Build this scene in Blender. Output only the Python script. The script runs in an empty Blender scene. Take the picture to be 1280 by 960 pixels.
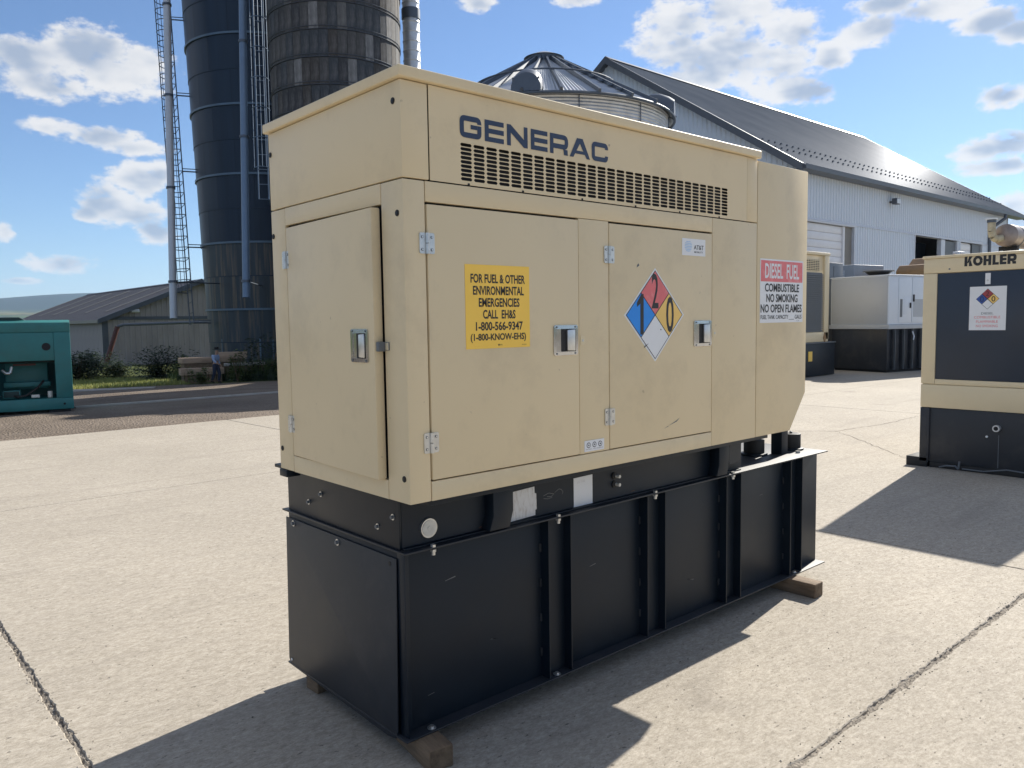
import bpy, bmesh, math, random
from mathutils import Vector, Matrix
R = math.radians
random.seed(7)
S = bpy.context.scene
C = S.collection

# ---------------------------------------------------------------- camera, world, sun, exposure
cam = bpy.data.cameras.new('camera'); camo = bpy.data.objects.new('camera', cam); C.objects.link(camo)
CX = Vector((0.749035, -0.662363, -0.014907)); CU = Vector((0.063656, 0.049553, 0.996741)); CF = Vector((0.659465, 0.747543, -0.079280))
CP = Vector((-1.4413, -2.1483, 1.6))
camo.matrix_world = Matrix(((CX.x, CU.x, -CF.x, CP.x), (CX.y, CU.y, -CF.y, CP.y), (CX.z, CU.z, -CF.z, CP.z), (0, 0, 0, 1)))
cam.sensor_width = 36; cam.lens = 989.2 / 1280 * 36; cam.clip_start = 0.05; cam.clip_end = 30000
S.camera = camo

SUN_EL = R(34.2); SUN_AZ = R(80.6)
world = bpy.data.worlds.new("World"); S.world = world; world.use_nodes = True
WT = world.node_tree; WN = WT.nodes; WL = WT.links
S.view_settings.view_transform = 'Standard'; S.view_settings.look = 'None'; S.view_settings.gamma = 1
S.view_settings.exposure = 1.12
SKY_STRENGTH = 0.060

sun = bpy.data.lights.new('sun', 'SUN'); suno = bpy.data.objects.new('sun', sun); C.objects.link(suno)
sun.energy = 4.1; sun.angle = R(0.55); sun.color = (1.0, 0.94, 0.84)
sd = Vector((math.sin(SUN_AZ) * math.cos(SUN_EL), math.cos(SUN_AZ) * math.cos(SUN_EL), math.sin(SUN_EL)))
suno.rotation_euler = sd.to_track_quat('Z', 'Y').to_euler(); suno.location = (30, 5, 30)


def wmath(op, a, b=None, c=None):
    n = WN.new('ShaderNodeMath'); n.operation = op
    for i, v in enumerate((a, b, c)):
        if v is None: continue
        if isinstance(v, (int, float)): n.inputs[i].default_value = v
        else: WL.new(v, n.inputs[i])
    return n.outputs[0]


def build_world():
    sky = WN.new('ShaderNodeTexSky'); sky.sky_type = 'NISHITA'; sky.sun_disc = False
    sky.sun_elevation = SUN_EL; sky.sun_rotation = SUN_AZ; sky.altitude = 150
    sky.air_density = 0.9; sky.dust_density = 0.15; sky.ozone_density = 3.0
    tc = WN.new('ShaderNodeTexCoord'); sep = WN.new('ShaderNodeSeparateXYZ'); WL.new(tc.outputs['Generated'], sep.inputs[0])
    az = wmath('ARCTAN2', sep.outputs[0], sep.outputs[1]); el = wmath('ARCSINE', sep.outputs[2])
    comb = WN.new('ShaderNodeCombineXYZ'); WL.new(az, comb.inputs[0]); WL.new(wmath('MULTIPLY', el, 1.7), comb.inputs[1])

    def noise(scale, detail, rough, off):
        m = WN.new('ShaderNodeVectorMath'); m.operation = 'ADD'; WL.new(comb.outputs[0], m.inputs[0]); m.inputs[1].default_value = off
        n = WN.new('ShaderNodeTexNoise'); n.inputs['Scale'].default_value = scale; n.inputs['Detail'].default_value = detail
        n.inputs['Roughness'].default_value = rough; WL.new(m.outputs[0], n.inputs['Vector']); return n.outputs['Fac']
    n1 = noise(19, 10, 0.62, (0, 0, 0)); n2 = noise(19, 10, 0.62, (0.010, -0.026, 0))
    n4 = noise(64, 6, 0.6, (1, 2, 0))
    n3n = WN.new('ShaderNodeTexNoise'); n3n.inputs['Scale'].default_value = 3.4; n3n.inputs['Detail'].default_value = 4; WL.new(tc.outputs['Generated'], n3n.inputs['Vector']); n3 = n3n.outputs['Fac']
    # real clouds standing in the sky: azimuth, elevation, radii in degrees
    blobs = [(11.2, 15.8, 3.6, 1.5), (14.4, 16.6, 3.1, 1.8), (16.0, 15.5, 3.2, 1.6), (12.0, 14.8, 3.0, 1.2), (17.2, 16.3, 1.8, 1.2), (12.2, 12.1, 2.2, .65), (14.4, 11.8, 2.6, .75), (16.7, 11.3, 2.4, .55),
             (14.9, 8.0, 2.0, 1.4), (16.8, 9.4, 1.9, 1.2), (16.2, 7.2, 2.4, 1.1), (17.4, 6.1, 1.6, 1.0), (13.7, 7.1, 1.0, .6), (18.0, 9.9, 1.2, .9), (12.0, 4.0, 2.2, .7), (9.2, 5.8, .6, .7), (10.0, 2.9, 1.2, .25),
             (52.9, 18.7, 3.3, 2.2), (56.1, 17.7, 3.5, 2.3), (54.5, 15.9, 3.0, 1.5), (59.2, 16.2, 3.4, 2.2), (61.2, 14.8, 2.5, 1.3), (57.6, 19.6, 3.4, 1.3), (65.3, 17.6, 2.4, 1.1), (63.2, 16.5, 1.4, 1.0), (60.7, 18.2, 2.3, 1.3),
             (66.4, 19.0, 2.6, .7), (69.6, 18.3, 2.9, .9), (72.1, 17.1, 2.3, .9), (73.4, 16.3, 1.5, .8), (72.7, 12.9, 1.6, .8), (71.7, 9.8, 1.6, .8), (73.2, 10.1, 1.5, 1.0), (72.4, 8.9, 2.4, .6), (73.6, 5.9, 1.3, 2.0), (39.4, 21.2, 1.6, .7), (46.3, 21.3, 2.0, .6),
             (-3, 10, 5, 1.6), (-12, 17, 7, 3), (86, 13, 6, 2.5), (84, 24, 7, 3), (100, 9, 9, 3), (-35, 8, 9, 2.5)]
    dens = None
    for a0, e0, ra, re in blobs:
        da = wmath('MULTIPLY', wmath('SUBTRACT', az, R(a0)), 1 / R(ra)); de = wmath('MULTIPLY', wmath('SUBTRACT', el, R(e0)), 1 / R(re))
        d = wmath('SUBTRACT', 1.0, wmath('MULTIPLY_ADD', da, da, wmath('MULTIPLY', de, de)))
        dens = d if dens is None else wmath('SMOOTH_MAX', dens, d, 0.35)
    # unseen bright clouds, added outside the view to lift the fill light
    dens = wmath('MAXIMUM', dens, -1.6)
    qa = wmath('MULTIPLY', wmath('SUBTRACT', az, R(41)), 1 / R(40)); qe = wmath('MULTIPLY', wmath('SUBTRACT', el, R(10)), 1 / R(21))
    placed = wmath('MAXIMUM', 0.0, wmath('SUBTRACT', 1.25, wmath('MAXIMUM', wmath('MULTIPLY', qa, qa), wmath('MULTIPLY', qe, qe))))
    fill_clouds = wmath('SUBTRACT', wmath('MULTIPLY_ADD', n3, 5.0, -2.45), wmath('MULTIPLY', placed, 3.0))
    base = wmath('MAXIMUM', wmath('MULTIPLY', dens, 0.72), wmath('MINIMUM', fill_clouds, 0.9))

    def ramp(src, lo, hi):
        m = WN.new('ShaderNodeMapRange'); m.interpolation_type = 'SMOOTHSTEP'; m.clamp = True
        m.inputs['From Min'].default_value = lo; m.inputs['From Max'].default_value = hi; WL.new(src, m.inputs['Value']); return m.outputs[0]
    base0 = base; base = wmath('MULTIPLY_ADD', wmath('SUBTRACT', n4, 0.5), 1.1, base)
    n5 = noise(15, 3, 0.5, (0, 0, 0)); n6 = noise(15, 3, 0.5, (0.008, -0.022, 0))
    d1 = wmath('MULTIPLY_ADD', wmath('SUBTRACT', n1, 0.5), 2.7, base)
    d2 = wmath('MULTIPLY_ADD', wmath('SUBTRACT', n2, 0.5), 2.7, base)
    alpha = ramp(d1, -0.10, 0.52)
    horizon_fade = ramp(el, R(0.5), R(4)); alpha = wmath('MULTIPLY', wmath('MULTIPLY', alpha, 0.93), horizon_fade)
    thick = ramp(wmath('MULTIPLY_ADD', wmath('SUBTRACT', n5, 0.5), 2.4, base0), 0.18, 0.95); under = ramp(wmath('MULTIPLY_ADD', wmath('SUBTRACT', n6, 0.5), 2.4, base0), 0.05, 0.8)
    shade = wmath('MULTIPLY', thick, wmath('MULTIPLY_ADD', under, 0.75, 0.25))
    cm = WN.new('ShaderNodeMix'); cm.data_type = 'RGBA'; WL.new(shade, cm.inputs[0])
    cm.inputs[6].default_value = (7.0, 6.85, 6.7, 1); cm.inputs[7].default_value = (3.1, 3.65, 4.6, 1)
    tint = WN.new('ShaderNodeMix'); tint.data_type = 'RGBA'; tint.blend_type = 'MULTIPLY'; tint.inputs[0].default_value = 1
    WL.new(sky.outputs[0], tint.inputs[6]); tint.inputs[7].default_value = (.84, .92, 1.03, 1)
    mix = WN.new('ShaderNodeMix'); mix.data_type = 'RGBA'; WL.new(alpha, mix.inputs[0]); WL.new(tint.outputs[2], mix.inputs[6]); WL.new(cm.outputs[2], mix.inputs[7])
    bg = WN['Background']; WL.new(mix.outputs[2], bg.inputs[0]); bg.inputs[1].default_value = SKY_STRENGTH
build_world()
world.cycles.sampling_method = 'MANUAL'; world.cycles.sample_map_resolution = 512

# ---------------------------------------------------------------- materials
MATS = {}


def mat(name, col, rough=0.5, metal=0.0, var=0.08, vscale=4.0, bump=0.0, bscale=60.0, dirt=None, dscale=1.5, damt=0.0, stretch=None, spec=None, coat=0.0, spots=None):
    m = bpy.data.materials.new(name); m.use_nodes = True; nt = m.node_tree; N = nt.nodes; L = nt.links
    b = N['Principled BSDF']; b.inputs['Roughness'].default_value = rough; b.inputs['Metallic'].default_value = metal
    if spec is not None: b.inputs['Specular IOR Level'].default_value = spec
    if coat: b.inputs['Coat Weight'].default_value = coat; b.inputs['Coat Roughness'].default_value = 0.15
    tc = N.new('ShaderNodeTexCoord'); src = tc.outputs['Object']
    if stretch:
        mp = N.new('ShaderNodeMapping'); mp.inputs['Scale'].default_value = stretch; L.new(src, mp.inputs[0]); src = mp.outputs[0]
    n = N.new('ShaderNodeTexNoise'); n.inputs['Scale'].default_value = vscale; n.inputs['Detail'].default_value = 6; n.inputs['Roughness'].default_value = .6; L.new(src, n.inputs['Vector'])
    r = N.new('ShaderNodeMapRange'); r.inputs['From Min'].default_value = .3; r.inputs['From Max'].default_value = .7
    r.inputs['To Min'].default_value = 1 - var; r.inputs['To Max'].default_value = 1 + var; L.new(n.outputs['Fac'], r.inputs['Value'])
    mx = N.new('ShaderNodeVectorMath'); mx.operation = 'SCALE'; mx.inputs[0].default_value = col; L.new(r.outputs[0], mx.inputs['Scale'])
    out = mx.outputs[0]
    if dirt is not None:
        n2 = N.new('ShaderNodeTexNoise'); n2.inputs['Scale'].default_value = dscale; n2.inputs['Detail'].default_value = 8; n2.inputs['Roughness'].default_value = .7; L.new(src, n2.inputs['Vector'])
        r2 = N.new('ShaderNodeMapRange'); r2.inputs['From Min'].default_value = .5; r2.inputs['From Max'].default_value = .72; r2.inputs['To Max'].default_value = damt; L.new(n2.outputs['Fac'], r2.inputs['Value'])
        m2 = N.new('ShaderNodeMix'); m2.data_type = 'RGBA'; L.new(r2.outputs[0], m2.inputs[0]); L.new(out, m2.inputs[6]); m2.inputs[7].default_value = (*dirt, 1); out = m2.outputs[2]
    if spots:
        n4 = N.new('ShaderNodeTexNoise'); n4.inputs['Scale'].default_value = spots[1]; n4.inputs['Detail'].default_value = 3; L.new(src, n4.inputs['Vector'])
        r4 = N.new('ShaderNodeMapRange'); r4.inputs['From Min'].default_value = spots[2]; r4.inputs['From Max'].default_value = spots[2] + .04; r4.inputs['To Max'].default_value = spots[3]; L.new(n4.outputs['Fac'], r4.inputs['Value'])
        m4 = N.new('ShaderNodeMix'); m4.data_type = 'RGBA'; L.new(r4.outputs[0], m4.inputs[0]); L.new(out, m4.inputs[6]); m4.inputs[7].default_value = (*spots[0], 1); out = m4.outputs[2]
    L.new(out, b.inputs['Base Color'])
    if rough < .7:
        rr = N.new('ShaderNodeMapRange'); rr.inputs['To Min'].default_value = rough * .75; rr.inputs['To Max'].default_value = min(1, rough * 1.25); L.new(n.outputs['Fac'], rr.inputs['Value']); L.new(rr.outputs[0], b.inputs['Roughness'])
    if bump:
        n3 = N.new('ShaderNodeTexNoise'); n3.inputs['Scale'].default_value = bscale; n3.inputs['Detail'].default_value = 4; L.new(src, n3.inputs['Vector'])
        bp = N.new('ShaderNodeBump'); bp.inputs['Strength'].default_value = bump; bp.inputs['Distance'].default_value = 0.01; L.new(n3.outputs['Fac'], bp.inputs['Height']); L.new(bp.outputs[0], b.inputs['Normal'])
    MATS[name] = m
    return m


TAN = mat('tan_paint', (.73, .60, .385), .46, spec=.32, var=.025, vscale=1.6, bump=.05, bscale=5.5, dirt=(.34, .27, .18), dscale=2.6, damt=.26, spots=((.25, .19, .13), 26, .745, .4))
TAN2 = mat('tan_paint_far', (.735, .615, .40), .42, var=.04, vscale=2, dirt=(.33, .27, .19), dscale=2, damt=.25)
DARKGAP = mat('dark_interior', (.012, .012, .014), .8, var=.2)
BLACK = mat('black_satin_paint', (.0045, .0105, .019), .45, spec=.36, var=.15, vscale=3, bump=.06, bscale=7, dirt=(.05, .05, .05), dscale=3.5, damt=.09)
BLACKD = mat('black_dusty_paint', (.018, .022, .029), .5, var=.15, vscale=3, dirt=(.10, .085, .07), dscale=3, damt=.3)
STEEL = mat('zinc_steel', (.62, .62, .60), .32, metal=.85, var=.12, vscale=30)
CHROME = mat('chrome_plate', (.58, .59, .60), .12, metal=1, var=.08, vscale=25)
RUBBER = mat('black_rubber', (.018, .018, .018), .7, var=.1)
WHITEV = mat('white_vinyl', (.78, .79, .80), .35, var=.02, vscale=8, dirt=(.55, .53, .5), dscale=6, damt=.15)
YELV = mat('yellow_vinyl', (.98, .62, .09), .35, var=.03, vscale=6)
REDV = mat('red_vinyl_faded', (.74, .16, .17), .4, var=.10, vscale=9, dirt=(.86, .50, .50), dscale=11, damt=.5)
BLUV = mat('blue_vinyl', (.012, .26, .80), .38, var=.05, vscale=7)
YLV2 = mat('golden_vinyl', (.88, .58, .16), .38, var=.04, vscale=7)
INK = mat('black_ink', (.018, .018, .02), .45, var=.05)
NAVYINK = mat('navy_lettering', (.022, .040, .085), .4, var=.05)
SCUFFL = mat('silver_scuffed_label', (.62, .63, .64), .35, metal=.2, var=.08, vscale=20, dirt=(.30, .25, .2), dscale=26, damt=.7, stretch=(3, 3, .8))
GAUGEM = mat('gauge_face', (.62, .60, .54), .35, var=.12, vscale=40)
WOOD = mat('weathered_timber', (.17, .115, .07), .8, var=.35, vscale=14, bump=.5, bscale=40, stretch=(3, .35, 3), dirt=(.06, .045, .035), dscale=4, damt=.6)
WOODEND = mat('timber_end_grain', (.13, .09, .055), .85, var=.45, vscale=22, bump=.5, bscale=50)
LUMB = mat('stacked_lumber', (.36, .26, .18), .85, var=.25, vscale=8, stretch=(.3, 3, 3), bump=.3, bscale=30)
GREEN = mat('teal_paint', (.024, .165, .165), .5, var=.12, vscale=3, dirt=(.05, .12, .11), dscale=2, damt=.5)
GREEND = mat('dark_teal_paint', (.008, .035, .035), .6, var=.2)
GREYP = mat('light_grey_paint', (.42, .45, .48), .4, var=.03, vscale=2, dirt=(.3, .3, .3), dscale=2, damt=.3)
WHITEP = mat('white_paint', (.64, .70, .77), .4, var=.03, vscale=2, dirt=(.5, .5, .5), dscale=2, damt=.2)
GREYD = mat('mid_grey_metal', (.12, .135, .15), .5, var=.1, vscale=3)
MACH = mat('machine_brown_paint', (.27, .15, .055), .5, var=.2, vscale=4, dirt=(.12, .08, .05), dscale=4, damt=.6)
BARNW = mat('barn_wall_metal', (.68, .745, .82), .40, metal=.05, var=.02, vscale=.7, dirt=(.62, .65, .68), dscale=.8, damt=.2)
def _roofm(nt, N, L):
    b = N['Principled BSDF']; N.remove(b); g = N.new('ShaderNodeNewGeometry'); f, _ = _noise(N, L, g.outputs['Position'], .5, 3, .6, .35, .65)
    d = N.new('ShaderNodeBsdfDiffuse'); L.new(_mix(N, L, f, (.088, .104, .130), (.108, .124, .150)), d.inputs[0])
    gl = N.new('ShaderNodeBsdfGlossy'); gl.inputs[0].default_value = (.22, .23, .25, 1); gl.inputs['Roughness'].default_value = .24
    m = N.new('ShaderNodeMixShader'); m.inputs[0].default_value = .06; L.new(d.outputs[0], m.inputs[1]); L.new(gl.outputs[0], m.inputs[2]); L.new(m.outputs[0], N['Material Output'].inputs[0])
TRIMD = mat('dark_trim_metal', (.10, .115, .14), .4, metal=.2, var=.08)
DOORW = mat('white_door_panel', (.80, .81, .83), .45, var=.03)
OPEND = mat('barn_interior_dark', (.040, .060, .10), .8, var=.2)
GALV = mat('galvanised_steel', (.62, .64, .66), .42, metal=.6, var=.12, vscale=3, dirt=(.3, .31, .32), dscale=2, damt=.5)
GALVD = mat('galvanised_dark', (.10, .12, .15), .45, metal=.4, var=.12, vscale=3)
SILOB = mat('dark_blue_enamel', (.008, .022, .046), .40, spec=.35, var=.22, vscale=1.2, stretch=(2.5, 2.5, .12), bump=.12, bscale=3)
SILOBL = mat('weathered_blue_enamel', (.028, .042, .055), .45, var=.25, vscale=1.4, stretch=(2, 2, .08), dirt=(.26, .19, .11), dscale=1.9, damt=.9)
SILOG = mat('blue_grey_band', (.10, .15, .20), .4, metal=.3, var=.1)
PIPEW = mat('grey_white_pipe', (.55, .58, .62), .4, metal=.2, var=.06)
PIPEB = mat('blue_grey_pipe', (.15, .22, .32), .42, metal=.2, var=.06)
SHEDW = mat('shed_wall_metal', (.33, .30, .29), .6, var=.1, vscale=1.5, stretch=(1, 1, .3), dirt=(.2, .185, .18), dscale=.6, damt=.5)
SHEDR = mat('shed_roof_metal', (.075, .075, .085), .5, metal=.2, var=.18, vscale=.8, dirt=(.12, .11, .10), dscale=.7, damt=.6)
SHEDS = mat('pale_roof_strip', (.22, .215, .20), .5, var=.15)
RUSTP = mat('dark_red_pipe', (.085, .028, .024), .6, var=.2)
SKIN = mat('skin', (.42, .26, .18), .6, var=.05)
SHIRT = mat('blue_shirt', (.27, .35, .50), .85, var=.08)
TROUS = mat('navy_trousers', (.022, .030, .055), .9, var=.1)
HATM = mat('black_hat', (.012, .012, .013), .9, var=.1)
CRACKM = mat('joint_dirt', (.12, .10, .085), .95, var=.6, vscale=60, bump=1.0, bscale=90)
PALEM = mat('pale_concrete_strip', (.34, .32, .29), .9, var=.12)
STAVE = []
for i, (c, s_) in enumerate([((.045, .045, .048), .3), ((.075, .072, .07), .35), ((.12, .118, .115), .4), ((.062, .054, .048), .4), ((.20, .195, .19), .45), ((.052, .058, .066), .3)]):
    STAVE.append(mat('stave_concrete_%s' % 'abcdef'[i], c, .85, var=s_, vscale=5, stretch=(1.5, 1.5, .5), dirt=(.22, .21, .20), dscale=3.2, damt=.55, bump=.4, bscale=12))


def node_mat(name, builder):
    m = bpy.data.materials.new(name); m.use_nodes = True; builder(m.node_tree, m.node_tree.nodes, m.node_tree.links); return m


def _mix(N, L, fac, a, b, typ='MIX'):
    m = N.new('ShaderNodeMix'); m.data_type = 'RGBA'; m.blend_type = typ
    for i, v in ((0, fac), (6, a), (7, b)):
        if isinstance(v, (int, float)): m.inputs[i].default_value = v
        elif isinstance(v, tuple): m.inputs[i].default_value = (*v, 1) if len(v) == 3 else v
        else: L.new(v, m.inputs[i])
    return m.outputs[2]


def _noise(N, L, vec, scale, detail=5, rough=.6, lo=.35, hi=.65):
    n = N.new('ShaderNodeTexNoise'); n.inputs['Scale'].default_value = scale; n.inputs['Detail'].default_value = detail; n.inputs['Roughness'].default_value = rough
    L.new(vec, n.inputs['Vector']); r = N.new('ShaderNodeMapRange'); r.inputs['From Min'].default_value = lo; r.inputs['From Max'].default_value = hi; L.new(n.outputs['Fac'], r.inputs['Value'])
    return r.outputs[0], n.outputs['Fac']


def concrete(nt, N, L):
    b = N['Principled BSDF']; b.inputs['Roughness'].default_value = .88; b.inputs['Specular IOR Level'].default_value = .25
    g = N.new('ShaderNodeNewGeometry'); mp = N.new('ShaderNodeMapping'); mp.inputs['Scale'].default_value = (.62, 1.1, 1); mp.inputs['Rotation'].default_value = (0, 0, R(22)); L.new(g.outputs['Position'], mp.inputs[0])
    P = g.outputs['Position']; Q = mp.outputs[0]
    big, _ = _noise(N, L, P, .45, 5, .6, .3, .7); mid, _ = _noise(N, L, Q, 5, 7, .65, .3, .7); fine, ff = _noise(N, L, Q, 70, 6, .75, .36, .64)
    med, _ = _noise(N, L, Q, 26, 5, .7, .38, .62); pits, pf = _noise(N, L, Q, 40, 3, .6, .64, .70); grit, gf = _noise(N, L, P, 160, 2, .5, .60, .72)
    c = _mix(N, L, big, (.360, .326, .276), (.450, .410, .350)); c = _mix(N, L, mid, _mix(N, L, .5, c, (.32, .29, .25)), c)
    c = _mix(N, L, med, _mix(N, L, 1.0, c, (.84, .83, .81), 'MULTIPLY'), _mix(N, L, 1.0, c, (1.07, 1.07, 1.07), 'MULTIPLY'))
    c = _mix(N, L, fine, _mix(N, L, 1.0, c, (.78, .77, .75), 'MULTIPLY'), _mix(N, L, 1.0, c, (1.15, 1.15, 1.15), 'MULTIPLY'))
    k = N.new('ShaderNodeMath'); k.operation = 'MULTIPLY'; L.new(pits, k.inputs[0]); k.inputs[1].default_value = .72; c = _mix(N, L, k.outputs[0], c, (.085, .072, .06))
    k = N.new('ShaderNodeMath'); k.operation = 'MULTIPLY'; L.new(grit, k.inputs[0]); k.inputs[1].default_value = .4; c = _mix(N, L, k.outputs[0], c, (.62, .58, .50))
    # faint wheel scuffs and water stains
    mp2 = N.new('ShaderNodeMapping'); mp2.inputs['Scale'].default_value = (.12, 1.6, 1); mp2.inputs['Rotation'].default_value = (0, 0, R(-24)); L.new(P, mp2.inputs[0])
    st, _ = _noise(N, L, mp2.outputs[0], 2.2, 6, .6, .55, .75); k = N.new('ShaderNodeMath'); k.operation = 'MULTIPLY'; L.new(st, k.inputs[0]); k.inputs[1].default_value = .42; c = _mix(N, L, k.outputs[0], c, (.23, .205, .175))
    oil, _ = _noise(N, L, P, 1.1, 3, .55, .66, .74); k = N.new('ShaderNodeMath'); k.operation = 'MULTIPLY'; L.new(oil, k.inputs[0]); k.inputs[1].default_value = .30; c = _mix(N, L, k.outputs[0], c, (.17, .15, .13))
    L.new(c, b.inputs['Base Color'])
    a = N.new('ShaderNodeMath'); a.operation = 'SUBTRACT'; L.new(ff, a.inputs[0]); L.new(pits, a.inputs[1])
    bp = N.new('ShaderNodeBump'); bp.inputs['Strength'].default_value = .36; bp.inputs['Distance'].default_value = .006; L.new(a.outputs[0], bp.inputs['Height']); L.new(bp.outputs[0], b.inputs['Normal'])
BARNR = node_mat('barn_roof_metal', _roofm)
CONC = node_mat('broom_finished_concrete', concrete)


def groundm(nt, N, L):
    b = N['Principled BSDF']; b.inputs['Roughness'].default_value = .95; b.inputs['Specular IOR Level'].default_value = .2
    g = N.new('ShaderNodeNewGeometry'); P = g.outputs['Position']
    big, bf = _noise(N, L, P, .35, 6, .6, .35, .65); fine, ff = _noise(N, L, P, 22, 6, .7, .35, .65); far, _ = _noise(N, L, P, .0042, 3, .5, .42, .58); far2, _ = _noise(N, L, P, .011, 4, .6, .45, .6)
    v = N.new('ShaderNodeTexVoronoi'); v.inputs['Scale'].default_value = 26; L.new(P, v.inputs['Vector'])
    c = _mix(N, L, big, (.15, .12, .095), (.25, .205, .165)); c = _mix(N, L, fine, _mix(N, L, .45, c, (.04, .035, .03)), c)
    sp = N.new('ShaderNodeSeparateXYZ'); L.new(P, sp.inputs[0])
    # grass verge and fields beyond the gravel yard
    gr = N.new('ShaderNodeMapRange'); gr.inputs['From Min'].default_value = 26.2; gr.inputs['From Max'].default_value = 27.4
    ad = N.new('ShaderNodeMath'); ad.operation = 'MULTIPLY_ADD'; L.new(bf, ad.inputs[0]); ad.inputs[1].default_value = 3.0; dt = N.new('ShaderNodeVectorMath'); dt.operation = 'DOT_PRODUCT'; L.new(P, dt.inputs[0]); dt.inputs[1].default_value = (.659, .7475, 0); L.new(dt.outputs['Value'], ad.inputs[2]); L.new(ad.outputs[0], gr.inputs['Value'])
    grass = _mix(N, L, fine, (.045, .065, .018), (.10, .115, .035)); c = _mix(N, L, gr.outputs[0], c, grass)
    ln = N.new('ShaderNodeVectorMath'); ln.operation = 'LENGTH'; L.new(P, ln.inputs[0])
    fr = N.new('ShaderNodeMapRange'); fr.inputs['From Min'].default_value = 90; fr.inputs['From Max'].default_value = 200; L.new(ln.outputs['Value'], fr.inputs['Value'])
    fields = _mix(N, L, far, (.05, .085, .028), (.17, .15, .075)); fields = _mix(N, L, far2, fields, (.02, .038, .018)); c = _mix(N, L, fr.outputs[0], c, fields)
    hr = N.new('ShaderNodeMapRange'); hr.inputs['From Min'].default_value = 66; hr.inputs['From Max'].default_value = 84; L.new(sp.outputs[2], hr.inputs['Value']); c = _mix(N, L, hr.outputs[0], c, (.016, .032, .030))
    L.new(c, b.inputs['Base Color'])
    bp = N.new('ShaderNodeBump'); bp.inputs['Strength'].default_value = .8; bp.inputs['Distance'].default_value = .03; L.new(v.outputs['Distance'], bp.inputs['Height']); L.new(bp.outputs[0], b.inputs['Normal'])
GROUND = node_mat('gravel_grass_and_fields', groundm)


def leafmat(name, c1, c2):
    def f(nt, N, L):
        b = N['Principled BSDF']; b.inputs['Roughness'].default_value = .6
        g = N.new('ShaderNodeNewGeometry'); fac, _ = _noise(N, L, g.outputs['Position'], 3.5, 4, .6, .35, .65)
        col = _mix(N, L, fac, c1, c2); L.new(col, b.inputs['Base Color'])
        b.inputs['Subsurface Weight'].default_value = 0
        tr = N.new('ShaderNodeBsdfTranslucent'); L.new(col, tr.inputs[0]); ms = N.new('ShaderNodeMixShader'); ms.inputs[0].default_value = .35
        L.new(b.outputs[0], ms.inputs[1]); L.new(tr.outputs[0], ms.inputs[2]); L.new(ms.outputs[0], N['Material Output'].inputs[0])
    return node_mat(name, f)
LEAFD = leafmat('dark_bush_leaves', (.012, .028, .012), (.032, .056, .020)); LEAFL = leafmat('bright_weed_leaves', (.06, .10, .025), (.13, .17, .05)); LEAFY = leafmat('dry_lit_grass', (.20, .24, .06), (.36, .36, .12))

# ---------------------------------------------------------------- mesh helpers


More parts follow.
